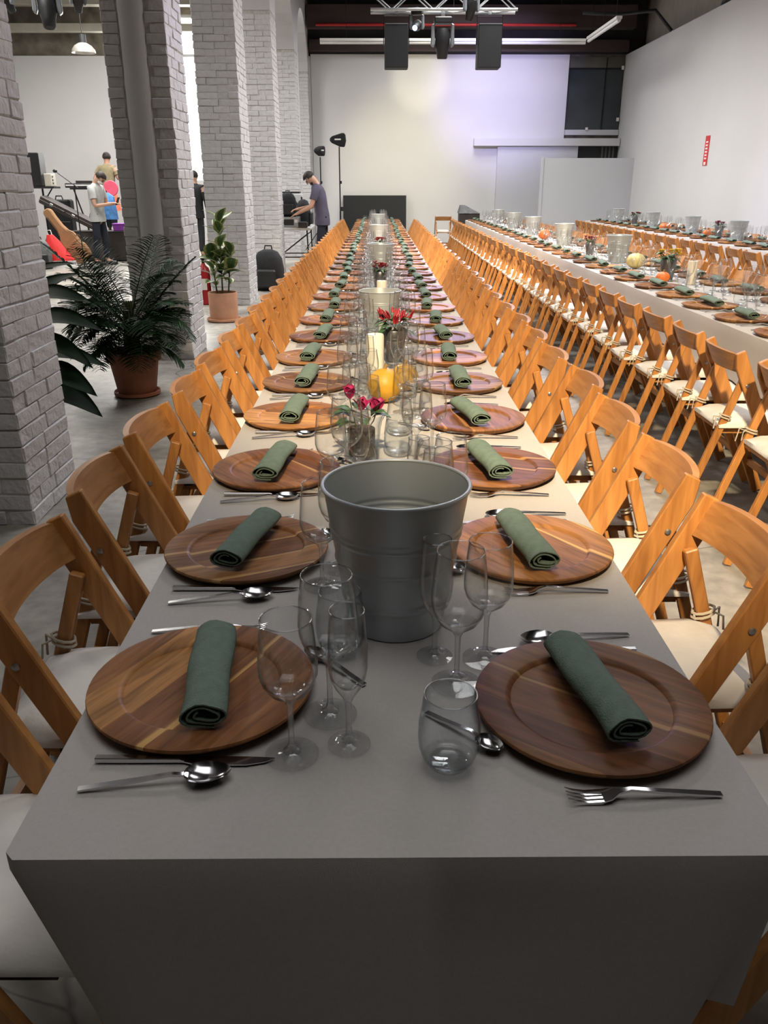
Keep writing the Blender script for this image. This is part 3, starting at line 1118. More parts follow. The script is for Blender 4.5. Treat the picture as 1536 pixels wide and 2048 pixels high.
def spoon_mesh(L=0.19, bw=0.021, bl=0.060):
    mb = MB()
    hl = L - bl
    mb.sweep([(-L / 2, 0, 0.002, 0.0042, 0.0013), (-L / 2 + 0.03, 0, 0.0045, 0.0044, 0.0016), (-L / 2 + 0.6 * hl, 0, 0.0085, 0.0036, 0.0017),
              (-L / 2 + 0.88 * hl, 0, 0.0125, 0.0027, 0.0019), (-L / 2 + hl, 0, 0.0105, 0.003, 0.0016), (-L / 2 + hl + 0.006, 0, 0.0085, 0.005, 0.001)])
    nr, na = 5, 18
    cx = L / 2 - bl / 2
    i0 = len(mb.v)
    for sgn, dz in ((1, 0.0), (0, -0.0012)):
        for j in range(nr + 1):
            q = j / nr
            for k in range(na):
                a = 2 * PI * k / na
                ex = math.cos(a)
                ey = math.sin(a) * (1 - 0.18 * ex)
                z = 0.0020 + 0.0085 * q * q + (0.0018 if j == nr else 0) + dz * (1 if j < nr else 0)
                mb.v.append((cx + q * bl / 2 * ex, q * bw * ey, max(z, 0.0006)))
    for s_ in range(2):
        b0 = i0 + s_ * (nr + 1) * na
        for j in range(nr):
            for k in range(na):
                k2 = (k + 1) % na
                mb.f.append((b0 + j * na + k, b0 + j * na + k2, b0 + (j + 1) * na + k2, b0 + (j + 1) * na + k))
    return mb.mesh('spoon', 'steel', True, angle=50)


def fork_mesh(L=0.195):
    mb = MB()
    mb.sweep([(-L / 2, 0, 0.002, 0.0042, 0.0013), (-L / 2 + 0.03, 0, 0.0045, 0.0043, 0.0016), (-L / 2 + 0.08, 0, 0.009, 0.0034, 0.0018),
              (-L / 2 + 0.115, 0, 0.013, 0.0027, 0.0019), (-L / 2 + 0.130, 0, 0.0095, 0.0045, 0.0014), (-L / 2 + 0.140, 0, 0.006, 0.0105, 0.001),
              (-L / 2 + 0.150, 0, 0.0035, 0.0115, 0.0009)])
    for k in range(4):
        y = -0.0099 + 0.0066 * k
        x0 = -L / 2 + 0.149
        mb.sweep([(x0, y, 0.0036, 0.0018, 0.0009), (x0 + 0.02, y, 0.0025, 0.0017, 0.0009), (x0 + 0.036, y, 0.0055, 0.0014, 0.0008), (x0 + 0.046, y, 0.0095, 0.0006, 0.0006)])
    return mb.mesh('fork', 'steel', True, angle=50)


def knife_kit(L=0.235):
    h = MB().sweep([(-L / 2, 0, 0.0040, 0.0048, 0.0038), (-L / 2 + 0.05, 0, 0.0038, 0.0046, 0.0036), (-L / 2 + 0.112, 0, 0.0035, 0.0040, 0.0032), (-L / 2 + 0.118, 0, 0.0030, 0.0048, 0.0022)])
    b = MB().sweep([(-L / 2 + 0.117, 0.001, 0.0026, 0.0055, 0.0010), (-L / 2 + 0.135, -0.0012, 0.0022, 0.0092, 0.0009), (-L / 2 + 0.20, -0.0008, 0.0020, 0.0082, 0.0008), (L / 2 - 0.012, 0.0016, 0.0019, 0.0048, 0.0007), (L / 2, 0.0050, 0.0019, 0.0006, 0.0005)])
    return [('handle', h.mesh('handle', 'steel', bevel=0.0009), -1), ('blade', b.mesh('blade', 'steel'), -1)]


SPOON, DSPOON, FORK, KNIFE = spoon_mesh(), spoon_mesh(0.135, 0.015, 0.043), fork_mesh(), knife_kit()
KNIFE_ONE = MB().sweep([(-0.1175, 0, 0.0040, 0.0048, 0.0038), (0.0, 0, 0.0030, 0.0044, 0.0022), (0.018, -0.001, 0.0022, 0.0092, 0.0009), (0.1055, 0.001, 0.0019, 0.005, 0.0007), (0.1175, 0.005, 0.0019, 0.0006, 0.0005)]).mesh('knife', 'steel')


def thicken(me, test):
    """the solid places of a blown piece (rim, stem, edge of the foot) get the thick glass"""
    me.materials.append(MATS['thick_glass'])
    for p in me.polygons:
        if test(math.hypot(p.center[0], p.center[1]), p.center[2]):
            p.material_index = 1
    return me


def stem_glass(H, foot, bowl_r, rim_r, stem_h, wide, seg, inner, name, mat='glass'):
    """foot, stem and bowl as one blown piece"""
    p = [(foot * 0.2, 0.0005), (foot, 0.0), (foot, 0.0018), (foot * 0.75, 0.0032), (foot * 0.35, 0.0065), (0.0062, 0.012), (0.0042, 0.022), (0.0038, stem_h * 0.55), (0.0046, stem_h - 0.010), (0.0085, stem_h - 0.001)]
    zb = stem_h
    out = []
    n = 9
    for j in range(1, n + 1):
        q = j / n
        z = zb + (H - zb) * q
        if q < wide:
            r = bowl_r * math.sin(math.acos(1 - q / wide)) if q / wide < 1 else bowl_r
            r = max(r, 0.011)
        else:
            u = (q - wide) / (1 - wide)
            r = bowl_r + (rim_r - bowl_r) * (u ** 1.5)
        out.append((r, z))
    p += out
    mb = MB()
    if inner:
        inn = [(max(r - 0.0011, 0.002), z) for r, z in out[::-1]]
        inn[-1] = (inn[-1][0] * 0.7, inn[-1][1] + 0.001)
        p += [(out[-1][0] - 0.0005, H + 0.0006)] + inn
        mb.lathe(p, seg)
        mb.cap(0, seg, True)
        mb.cap(len(mb.v) - seg, seg)
    else:
        mb.lathe(p, seg)
    if seg > 12:
        mb.lathe([(rim_r + 0.0010 * math.cos(a), H + 0.0010 * math.sin(a)) for a in [2 * PI * k / 5 for k in range(5)]], seg, close=True)
    me = mb.mesh(name, mat, True, angle=75)
    return thicken(me, lambda r, z: z > H - 0.0015 or 0.009 < z < stem_h + 0.010 or (z < 0.003 and r > foot * 0.92))


def tumbler(H, base, belly, rim, seg, inner):
    p = [(0.0, 0.0), (base * 0.8, 0.0), (base, 0.002), (base + (belly - base) * 0.55, H * 0.12), (base + (belly - base) * 0.9, H * 0.27), (belly, H * 0.42), (belly * 0.985, H * 0.6), (rim + (belly - rim) * 0.4, H * 0.82), (rim, H)]
    mb = MB()
    q = p[1:]
    if inner:
        inn = [(max(r - 0.0014, 0.004), max(z, 0.008)) for r, z in q[::-1]]
        q = q + [(rim - 0.0007, H + 0.0006)] + inn[:-1]
    mb.lathe(q, seg)
    mb.cap(0, seg, True)
    if inner:
        mb.cap(len(mb.v) - seg, seg)
    if seg > 12:
        mb.lathe([(rim + 0.0011 * math.cos(a), H + 0.0011 * math.sin(a)) for a in [2 * PI * k / 5 for k in range(5)]], seg, close=True)
    me = mb.mesh('tumbler', 'tumbler_glass', True, angle=75)
    return thicken(me, lambda r, z: z > H - 0.0016 or z < 0.010)


GL = {}
for key, seg, inn in (('near', 32, True), ('mid', 18, False), ('far', 10, False)):
    GL[key] = {'wine_glass': stem_glass(0.205, 0.0355, 0.0385, 0.0325, 0.088, 0.40, seg, inn, 'wine_glass'),
               'water_goblet': stem_glass(0.222, 0.0380, 0.0415, 0.0345, 0.092, 0.42, seg, inn, 'water_goblet'),
               'champagne_flute': stem_glass(0.205, 0.0290, 0.0265, 0.0225, 0.078, 0.42, seg, inn, 'champagne_flute'),
               'water_tumbler': tumbler(0.108, 0.026, 0.0405, 0.0335, seg, inn)}
GNAME = {'wine_glass': ('wine glass', 'small stemmed wine glass'), 'water_goblet': ('goblet', 'large stemmed goblet'),
         'champagne_flute': ('champagne flute', 'slim champagne flute'), 'water_tumbler': ('tumbler', 'stemless bluish tumbler')}
# places in a setting, for a guest facing +x; a guest facing -x gets all of it turned half round
GPOS = {'wine_glass': (0.155, -0.142), 'water_goblet': (0.191, -0.060), 'champagne_flute': (0.221, -0.132), 'water_tumbler': (0.232, 0.135)}


PLACED = []      # (x, y, radius) of what already stands on the cloths
PLATES = []


def settle(x, y, r, plates=True):
    """nudge a glass until its foot is clear of what stands there; None when there is no room"""
    for _ in range(60):
        hit = False
        for px, py, pr_ in [q for q in PLACED + PLATES if abs(q[1] - y) < 0.4 and abs(q[0] - x) < 0.5]:
            dx, dy = x - px, y - py
            need = r + pr_ + 0.002
            if abs(dx) < need and abs(dy) < need:
                d = math.hypot(dx, dy)
                if d < need:
                    if d < 1e-4:
                        dx, dy, d = 0.3, 1.0, 1.04
                    m = need - d + 0.001
                    x, y, hit = x + dx / d * m, y + dy / d * m, True
        if not hit:
            return x, y
    return None


GRAD = {'wine_glass': 0.0385, 'water_goblet': 0.0415, 'champagne_flute': 0.029, 'water_tumbler': 0.0405}


def setting(cx, y, side, n, where, grp, level, glass_level, jit=1.0, over=None):
    """side -1: guest on the left facing +x; side +1: guest on the right facing -x"""
    turn = 0 if side < 0 else PI
    ca, sa = math.cos(turn), math.sin(turn)

    def W(x, yy, z=TZ):
        return (cx + ca * x - sa * yy, y + sa * x + ca * yy, z)
    o_ = ORD[n]
    pl = link('charger_plate', PLATE, None, W(0, 0), (0, 0, rng.uniform(0, 2 * PI)))
    PLATES.append((pl.location[0], pl.location[1], 0.150))
    tone = rng.uniform(0.75, 1.25)
    pl.color = (tone * rng.uniform(0.95, 1.1), tone, tone * rng.uniform(0.9, 1.05), 1)
    if over and 'plate' in over:
        pl.rotation_euler[2] = over['plate'][0]
        pl.color = over['plate'][1]
    tag(pl, 'round wooden charger plate at the %s place%s' % (o_, where), 'plate', 'wooden plates ' + grp)
    a = rng.uniform(-0.10, 0.10)
    fl = rng.choice((0, PI)) if not over else PI
    nx, ny = rng.uniform(-0.012, 0.02), rng.uniform(-0.012, 0.012)
    if over and 'nap' in over:
        a, nx, ny = over['nap']
    nk = link('rolled_napkin', NAPKIN[(n * 3 + (side > 0)) % 4], None, W(nx, ny, TZ + 0.0205), (0, 0, a + fl))
    tag(nk, 'rolled sage green napkin at the %s place%s' % (o_, where), 'napkin', 'rolled napkins ' + grp)

    def cut(nm, me, x, yy, rz, lab, cat, kit=None):
        j = (rng.uniform(-.004, .004) * jit, rng.uniform(-.004, .004) * jit, rng.uniform(-.025, .025) * jit)
        p, r_ = W(x + j[0], yy + j[1]), (0, 0, turn + rz + j[2])
        lab = '%s at the %s place%s' % (lab, o_, where)
        if kit:
            make(kit, nm, lab, cat, p, r_[2], nm + 's ' + grp)
        else:
            tag(link(nm, me, None, p, r_), lab, cat, nm.replace('_', ' ') + 's ' + grp)
    if level >= 1:
        cut('soup_spoon', SPOON, -0.020, -0.200, 0.13, 'steel soup spoon', 'spoon')
    if level >= 2:
        cut('table_fork', FORK, -0.020, 0.180, 0.03, 'steel table fork', 'fork')
        if level >= 3:
            cut('table_knife', None, 0.005, -0.158, 0.0, 'steel table knife', 'knife', KNIFE)
        else:
            cut('table_knife', KNIFE_ONE, 0.005, -0.160, 0.0, 'steel table knife', 'knife')
        cut('dessert_spoon', DSPOON, 0.192, 0.056, 2.36, 'small steel dessert spoon', 'spoon')
    LATE.append((W, o_, where, grp, glass_level, over))


LATE = []


def pour_glasses():
    for W, o_, where, grp, glass_level, over in LATE:
        for g, (gx, gy) in GPOS.items():
            dx, dy = rng.uniform(-.008, .008), rng.uniform(-.010, .010)
            if over and g in over:
                gx, gy = over[g]
                dx = dy = 0
            p = W(gx + dx, gy + dy)
            q = settle(p[0], p[1], GRAD[g])
            if q is None:
                continue
            PLACED.append((q[0], q[1], GRAD[g]))
            c, lab = GNAME[g]
            tag(link(g, GL[glass_level][g], None, (q[0], q[1], p[2]), (0, 0, rng.uniform(0, 6))), '%s at the %s place%s' % (lab, o_, where), c.split()[-1] if c != 'champagne flute' else 'flute', g.replace('_', ' ') + 's ' + grp)


# ------------------------------------------------------------------ tables and cloths
def cloth(name, x0, x1, y0, y1, side_drop, end_drop, label, seed, corner=True):
    r = random.Random(seed)
    mb = MB()
    # perimeter points, counter-clockwise from the front left corner
    per = []
    sy = 0.11

    def seg(a, b, n, kind):
        for k in range(n):
            u = k / n
            per.append(((a[0] + (b[0] - a[0]) * u, a[1] + (b[1] - a[1]) * u), kind))
    rr = 0.012
    nx = 60
    ny = int((y1 - y0) / sy)
    seg((x0 + rr, y0), (x1 - rr, y0), nx, 'f')
    per.append(((x1 - rr, y0), 'c0'))
    seg((x1, y0 + rr), (x1, y1 - rr), ny, 'r')
    per.append(((x1, y1 - rr), 'c1'))
    seg((x1 - rr, y1), (x0 + rr, y1), nx, 'b')
    per.append(((x0 + rr, y1), 'c2'))
    seg((x0, y1 - rr), (x0, y0 + rr), ny, 'l')
    per.append(((x0, y0 + rr), 'c3'))
    n = len(per)
    levels = [0.0, 0.006, 0.02, 0.05, 0.10, 0.16, 0.23, 0.31, 0.40, 0.5]
    cx = (x0 + x1) / 2
    p1, p2, p3 = r.uniform(0, 6), r.uniform(0, 6), r.uniform(0, 6)
    rows = []
    for li, d in enumerate(levels):
        row = []
        for (x, y), kind in per:
            drop = end_drop if kind in ('f', 'b') else side_drop
            dd = drop * d / levels[-1]
            q = dd / 0.3
            if kind in ('f', 'b', 'c0', 'c1', 'c2', 'c3'):
                s = -1 if kind in ('f', 'c0', 'c3') else 1
                # the end hangs straight, its corners draw inwards under the fold
                t = (x - cx) / ((x1 - x0) / 2)
                xx = cx + (x - cx) * (1 - 0.155 * min(1.6, max(0.0, q - 0.08)) * abs(t) ** 3)
                yy = y + s * (0.004 * min(1, q * 10) + 0.010 * q) + s * 0.006 * q * math.sin(t * 5 + p1)
                yy -= s * 0.05 * q * abs(t) ** 8
                xc = x - (cx + 0.036)
                if 0 < xc < 0.3:                      # pressed fold: the cloth steps back and eases out again
                    yy -= s * 0.013 * min(1, q * 3) * (1 - xc / 0.3)
            else:
                s = 1 if kind == 'r' else -1
                wv = 0.010 * math.sin(y * 5.1 + p1) + 0.007 * math.sin(y * 9.7 + p2) + 0.006 * math.sin(y * 17 + p3)
                xx = x + s * (0.004 * min(1, q * 10) + 0.014 * q) + s * wv * min(1.2, q)
                yy = y
                e = min(abs(y - y0), abs(y - y1))
                if e < 0.25:
                    xx -= s * 0.06 * q * (1 - e / 0.25) ** 2
            row.append((xx, yy, 0.75 - (dd if li else 0)))
        rows.append(row)
    for row in rows:
        mb.v += row
    for li in range(len(levels) - 1):
        for k in range(n):
            k2 = (k + 1) % n
            a, b = li * n, (li + 1) * n
            mb.f.append((a + k, b + k, b + k2, a + k2))
    # the top, as strips between matching points of the long sides
    left = [k for k in range(n) if per[k][1] in ('l',)]
    mb.f.append(tuple(range(n)))
    # faint pressed crease along the length and down the end
    me = mb.mesh('cloth', 'tablecloth', True, angle=55)
    o = tag(link(name, me), label, 'tablecloth', 'long linen tablecloths')
    return o


def banquet_table(x0, x1, y0, y1, label):
    t = thing('banquet_table', label, 'table', ((x0 + x1) / 2, (y0 + y1) / 2, 0), 0, 'long banquet tables')
    hw, hl = (x1 - x0) / 2 - 0.008, (y1 - y0) / 2 - 0.008
    link('table_top', MB().box((0, 0, 0.733), (2 * hw, 2 * hl, 0.03)).mesh('top', 'table_plastic'), t)
    n = max(2, int(hl * 2 / 1.8))
    leg = MB().cyl(0.014, 0.0, 0.72, 8).mesh('leg', 'grey_metal', True)
    for k in range(n + 1):
        y = -hl + 0.28 + (2 * hl - 0.56) * k / n
        for s in (-1, 1):
            link('leg', leg, t, (s * (hw - 0.16), y, 0))
        link('brace', MB().box((0, 0, 0.25), (2 * hw - 0.34, 0.02, 0.02)).mesh('brace', 'grey_metal'), t, (0, y, 0))
    return t


T1 = (-0.425, 0.476, 0.715, 18.6)
T2 = (1.885, 2.785, 2.4, 18.6)
T3 = (4.38, 5.28, 7.0, 18.3)
for (x0, x1, y0, y1), lab, lab2, sd, ed, se in (
        (T1, 'long banquet table under the nearest grey linen cloth', 'grey beige linen cloth on the nearest long table', 0.258, 0.5, 4),
        (T2, 'long banquet table under the middle cloth', 'pale linen cloth hanging over the middle long table', 0.262, 0.4, 8),
        (T3, 'long banquet table beside the white right wall', 'pale linen cloth on the long table by the right wall', 0.24, 0.4, 12)):
    banquet_table(x0, x1, y0, y1, lab)
    cloth('tablecloth', x0, x1, y0, y1, sd, ed, lab2, se)

# ------------------------------------------------------------------ settings
WH = {1: (', left side of nearest table', ', right side of nearest table'),
      2: (' in view, left side of middle table', ' in view, right side of middle table'),
      3: (' in view, left side of wall table', ' in view, right side of wall table')}
GR = {1: 'on the nearest table', 2: 'on the middle table', 3: 'on the table by the right wall'}
yl = [1.042, 1.534, 2.037, 2.570, 3.05, 3.53, 4.06, 4.58]
yr = [0.990, 1.534, 2.045, 2.535, 3.035, 3.53, 4.03, 4.55]
while yl[-1] < 18.0:
    yl.append(yl[-1] + 0.515)
while yr[-1] < 18.0:
    yr.append(yr[-1] + 0.515)
OVL = {0: {'plate': (R(-28), (1.2, 1.15, 0.98, 1)), 'nap': (R(6), 0.016, -0.004), 'water_tumbler': (0.205, 0.118)}, 1: {'plate': (R(-65), (0.95, 0.95, 0.95, 1)), 'nap': (R(-12), 0.004, 0.0)},
       2: {'plate': (R(40), (0.9, 0.85, 0.85, 1)), 'nap': (R(-6), 0.0, 0.0)}, 3: {'plate': (R(80), (1.35, 1.35, 1.2, 1)), 'nap': (R(-3), 0.0, 0.0)}}
OVR = {0: {'plate': (R(55), (0.72, 0.66, 0.66, 1)), 'nap': (R(10), -0.006, -0.012), 'wine_glass': (0.134, -0.140), 'champagne_flute': (0.214, -0.147), 'water_goblet': (0.186, -0.069), 'water_tumbler': (0.213, 0.116)},
       1: {'plate': (R(35), (1.5, 1.5, 1.25, 1)), 'nap': (R(8), 0.012, 0.01)}, 2: {'plate': (R(70), (0.75, 0.68, 0.68, 1)), 'nap': (R(9), 0.01, 0.0)}, 3: {'plate': (R(10), (0.72, 0.62, 0.6, 1)), 'nap': (R(12), 0.01, 0.0)}}
for i, y in enumerate(yl):
    gl = 'near' if i < 7 else ('mid' if i < 16 else 'far')
    setting(-0.262 + (0 if i == 0 else rng.uniform(-.012, .004)), y, -1, i, WH[1][0], GR[1], 3 if i < 12 else 2, gl, 1, OVL.get(i))
for i, y in enumerate(yr):
    gl = 'near' if i < 7 else ('mid' if i < 16 else 'far')
    setting(0.304 + (0 if i == 0 else rng.uniform(-.004, .010)), y, 1, i, WH[1][1], GR[1], 3 if i < 12 else 2, gl, 1, OVR.get(i))
for cx_, y0_, k_, sd_, lv, far_, gl_ in ((2.055, 4.12, 2, -1, 2, 12, 10), (2.615, 5.35, 2, 1, 1, 10, 8), (4.55, 9.5, 3, -1, 1, 99, 0), (5.11, 10.9, 3, 1, 0, 99, 0)):
    i, y = 0, y0_
    while y < (18.3 if k_ == 2 else 18.0):
        setting(cx_ + rng.uniform(-.01, .01), y, sd_, i, WH[k_][sd_ > 0], GR[k_], lv if i < far_ else lv - 1, 'mid' if i < gl_ else 'far')
        i, y = i + 1, y + 0.52


# ------------------------------------------------------------------ chairs
def chairs(x, ys, rotz, lab, grp, kit_far=14):
    for i, y in enumerate(ys):
        make(CHAIR if i < kit_far else CHAIR_FAR, 'folding_chair', lab % ORD[i], 'chair', (x + rng.uniform(-.012, .012), y + rng.uniform(-.012, .012), 0.0),
             rotz + rng.uniform(-.03, .03), grp)


chairs(-0.605, [0.99 + 0.503 * i for i in range(35)], 0.0, 'wooden folding chair with white cushion, %s from the front, left of nearest table', 'chairs along the left of the nearest table')
chairs(0.675, [1.10 + 0.50 * i for i in range(35)], PI, 'wooden folding chair with white cushion, %s from the front, right of nearest table', 'chairs along the right of the nearest table')
chairs(1.70, [2.68 + 0.52 * i for i in range(31)], 0.0, 'wooden folding chair seen from behind, %s along the left of middle table', 'chairs along the left of the middle table')
chairs(2.985, [5.6 + 0.52 * i for i in range(25)], PI, 'wooden folding chair half hidden by glasses, %s along the right of middle table', 'chairs along the right of the middle table', 0)
chairs(4.195, [8.8 + 0.52 * i for i in range(18)], 0.0, 'brown wooden folding chair, %s along the left of the table by the wall', 'chairs along the left of the wall table', 0)
chairs(5.46, [11.2 + 0.52 * i for i in range(13)], PI, 'wooden folding chair against the wall, %s along the far side of the wall table', 'chairs between the wall table and the wall', 0)
make(CHAIR, 'folding_chair', 'single folding chair standing at the far end facing the room', 'chair', (1.52, 20.1, 0), R(-90) + PI)


# ------------------------------------------------------------------ centrepieces
def bucket_kit(mat='galvanised'):
    H, rb, rt = 0.25, 0.082, 0.120
    out = []
    for k in range(91):
        q = k / 90
        z = H * q
        r = rb + (rt - rb) * q
        for zc in (0.22, 0.25, 0.50, 0.68, 0.72):
            d = (q - zc) / 0.011
            r += 0.0024 * math.exp(-d * d)
        out.append((r, z))
    mb = MB()
    seg = 56
    inn = [(max(r - 0.0022, 0.01), max(z, 0.006)) for r, z in out[::-1]]
    mb.lathe(out + inn, seg)
    mb.cap(0, seg, True)
    mb.cap(len(mb.v) - seg, seg)
    body = mb.mesh('bucket_body', mat, True, angle=60)
    rim = MB()
    pr = [(rt + 0.0005 + 0.0034 * math.cos(a), H + 0.0034 * math.sin(a)) for a in [2 * PI * k / 8 for k in range(8)]]
    rim.lathe(pr, seg, close=True)
    return [('body', body, -1), ('rolled_rim', rim.mesh('rim', mat, True, angle=80), -1)]


BUCKET = bucket_kit()


def jar_mesh():
    p = [(0.045, 0.0), (0.048, 0.003), (0.050, 0.04), (0.053, 0.085), (0.058, 0.108), (0.064, 0.118), (0.066, 0.124), (0.064, 0.127), (0.060, 0.122), (0.050, 0.095), (0.047, 0.04), (0.043, 0.012)]
    mb = MB().lathe(p, 28)
    mb.cap(0, 28, True)
    mb.cap(len(mb.v) - 28, 28)
    return mb.mesh('jar', 'tumbler_glass', True, angle=75)


JAR = jar_mesh()
TEALIGHT = MB().cyl(0.03, 0, 0.045, 18).mesh('candle', 'candle_wax', True)


def leaf_mesh(L, W, mat, curl=0.25, fold=0.15, n=8, thick=0.0012, shape=1.0, tip=0.9):
    """one leaf along +x, tip drooping, folded along the midrib; uv.x 0 at the midrib, 1 at the margin"""
    mb = MB()
    us = []
    for side in (0, 1):
        for j in range(n + 1):
            u = j / n
            w = W / 2 * (math.sin(PI * min(1, u ** shape)) ** tip) + 0.0006
            x = L * u
            z = L * (0.12 * math.sin(PI * u) - curl * u * u) - side * thick
            for s in (-1, -0.5, 0, 0.5, 1):
                mb.v.append((x, w * s, z + fold * w * abs(s)))
                us.append(abs(s))
    m = (n + 1) * 5
    for j in range(n):
        for k in range(4):
            a = j * 5 + k
            mb.f.append((a, a + 1, a + 6, a + 5))
            mb.f.append((m + a, m + a + 5, m + a + 6, m + a + 1))
    ring = [j * 5 for j in range(n + 1)] + [n * 5 + k for k in range(1, 5)] + [j * 5 + 4 for j in range(n - 1, -1, -1)] + [k for k in range(3, 0, -1)]
    for a, b in zip(ring, ring[1:] + ring[:1]):
        mb.f.append((a, m + a, m + b, b))
    me = bpy.data.meshes.new('leaf')
    me.from_pydata(mb.v, [], mb.f)
    lay = me.uv_layers.new(name='UVMap')
    for lp in me.loops:
        lay.data[lp.index].uv = (us[lp.vertex_index], 0)
    for p in me.polygons:
        p.use_smooth = True
    me.materials.append(MATS[mat])
    me.update()
    return me


def aim(d, roll=0.0):
    """euler turning +x to direction d"""
    q = Vector(d).to_track_quat('X', 'Z')
    return (q @ Matrix.Rotation(roll, 3, 'X').to_quaternion()).to_euler()


PET = {m: leaf_mesh(0.034, 0.024, m, -0.35, 0.3, 6, 0.0008) for m in ('petal_magenta', 'petal_red', 'petal_yellow', 'petal_orange')}
PEPPER = leaf_mesh(0.040, 0.012, 'petal_red', 0.1, -0.5, 6, 0.004, 0.7)
GLEAF = leaf_mesh(0.05, 0.036, 'leaf_green', 0.3, 0.2, 6, 0.0008, 0.8)
GLEAF_S = leaf_mesh(0.055, 0.022, 'leaf_green', 0.3, 0.2, 6, 0.0008, 0.8)


def cyclamen(x, y, label, petal='petal_magenta', glass=True, sc=1.0):
    r = random.Random(int(x * 1000 + y * 77))
    t = thing('cyclamen_pot', label, 'flowers', (x, y, TZ))
    t.scale = (sc,) * 3
    if glass:
        link('glass_pot', JAR, t)
    link('soil', MB().cyl(0.038, 0.012, 0.085, 16).mesh('soil', 'soil', True), t)
    for k in range(11):
        a = r.uniform(0, 6.28)
        link('leaf', GLEAF, t, (0.03 * math.cos(a), 0.03 * math.sin(a), 0.10 + r.uniform(0, 0.03)), aim((math.cos(a), math.sin(a), r.uniform(0.1, 0.7))))
    for dx, dy, h in ((-0.03, 0.0, 0.165), (0.0, -0.01, 0.135), (0.042, 0.005, 0.13)):
        f = link('flower', MB().tube([(dx * 0.4, dy * 0.4, 0.08), (dx * 0.8, dy, h * 0.8), (dx, dy, h)], 0.0018, 6).mesh('stem', 'palm_stem', True), t)
        for q in range(6):
            a = q * 1.05 + r.uniform(-.2, .2)
            link('petal', PET[petal], f, (dx, dy, h), aim((math.cos(a), math.sin(a), r.uniform(0.5, 1.6)), r.uniform(-.5, .5)), (1.15,) * 3)
    return t


def flower_vase(x, y, label, petal='petal_red', pepper=True, metal=True, h=0.125, sc=1.0):
    r = random.Random(int(x * 1000 + y * 131))
    t = thing('flower_vase', label, 'vase', (x, y, TZ))
    t.scale = (sc,) * 3
    p = [(0.036, 0.0), (0.038, 0.003), (0.046, h * 0.6), (0.053, h), (0.0515, h + 0.002), (0.049, h - 0.004), (0.042, h * 0.6), (0.034, 0.01)]
    mb = MB().lathe(p, 24)
    mb.cap(0, 24, True)
    mb.cap(len(mb.v) - 24, 24)
    link('vase', mb.mesh('vase', 'vase_metal' if metal else 'terracotta_dark', True, angle=70), t)
    link('soil', MB().cyl(0.042, h * 0.6, h - 0.02, 14).mesh('soil', 'soil', True), t)
    for k in range(26):
        a = r.uniform(0, 6.28)
        rad = r.uniform(0.01, 0.065)
        link('leaf', GLEAF_S, t, (rad * math.cos(a) * 0.6, rad * math.sin(a) * 0.6, h + r.uniform(-0.01, 0.04)), aim((math.cos(a), math.sin(a), r.uniform(-0.1, 0.9))), (r.uniform(.8, 1.3),) * 3)
    for k in range(26 if pepper else 9):
        a = r.uniform(0, 6.28)
        rad = r.uniform(0.01, 0.075)
        px, py, pz = rad * math.cos(a), rad * math.sin(a), h + r.uniform(0.025, 0.05)
        if pepper:
            link('red_pepper', PEPPER, t, (px, py, pz), aim((0.5 * math.cos(a) + r.uniform(-.2, .2), 0.5 * math.sin(a), r.uniform(0.6, 1.3))))
        else:
            f = link('flower', MB().tube([(px * 0.4, py * 0.4, h - 0.02), (px, py, pz)], 0.0016, 5).mesh('stem', 'palm_stem', True), t)
            for q in range(7):
                b = q * 0.9
                link('petal', PET[petal], f, (px, py, pz), aim((math.cos(b), math.sin(b), 0.45)), (0.8,) * 3)
    return t


def gourd(x, y, label, mat, r=0.058, sz=0.95, ribs=0, loc_z=TZ):
    t = thing('gourd' if not ribs else 'pumpkin', label, 'gourd' if not ribs else 'pumpkin', (x, y, loc_z))
    link('fruit', MB().ball((0, 0, r * sz), r, 40 if ribs else 24, 14, (1, 1, sz), ribs, 0.10).mesh('fruit', mat, True, angle=80), t)
    link('stem', MB().tube([(0, 0, 2 * r * sz - 0.006), (0.003, 0, 2 * r * sz + 0.006), (0.007, 0.002, 2 * r * sz + 0.014)], [0.008, 0.006, 0.0075], 8).mesh('stem', 'gourd_stem', True), t)
    return t


def candle(x, y, label, r=0.034, h=0.16):
    t = thing('pillar_candle', label, 'candle', (x, y, TZ))
    p = [(r * 0.97, 0), (r, 0.004), (r, h - 0.006), (r * 0.93, h), (r * 0.6, h - 0.004)]
    mb = MB().lathe(p, 20)
    mb.cap(0, 20, True)
    mb.cap(len(mb.v) - 20, 20)
    link('wax', mb.mesh('wax', 'candle_wax', True), t)
    link('wick', MB().tube([(0, 0, h - 0.006), (0.001, 0, h + 0.012)], 0.0012, 5).mesh('wick', 'black_plastic'), t)
    return t


make(BUCKET, 'ice_bucket', 'large empty grey metal bucket at the front of the nearest table', 'bucket', (0.030, 1.262, TZ), 0.3, 'metal buckets')
jt = thing('glass_jar', 'clear flared glass jar with tealight right behind the front bucket', 'jar', (0.046, 1.92, TZ))
link('glass', JAR, jt)
link('tealight', TEALIGHT, jt, (0, 0, 0.013))
cyclamen(-0.045, 2.17, 'magenta cyclamen in a small glass behind the front bucket')
gourd(0.024, 2.80, 'round yellow gourd on the nearest table', 'gourd_yellow', 0.060, 0.98)
gourd(0.098, 2.97, 'second yellow gourd half hidden by glasses on the nearest table', 'gourd_yellow', 0.052, 0.95)
candle(-0.010, 3.36, 'thick white pillar candle behind the yellow gourd', 0.036, 0.14)
flower_vase(0.070, 3.52, 'grey metal vase of dark red peppers on the nearest table', pepper=True, sc=1.05)
make(BUCKET, 'ice_bucket', 'second metal bucket along the nearest table', 'bucket', (0.015, 4.36, TZ), 1.3, 'metal buckets', (0.9, 0.9, 0.78))
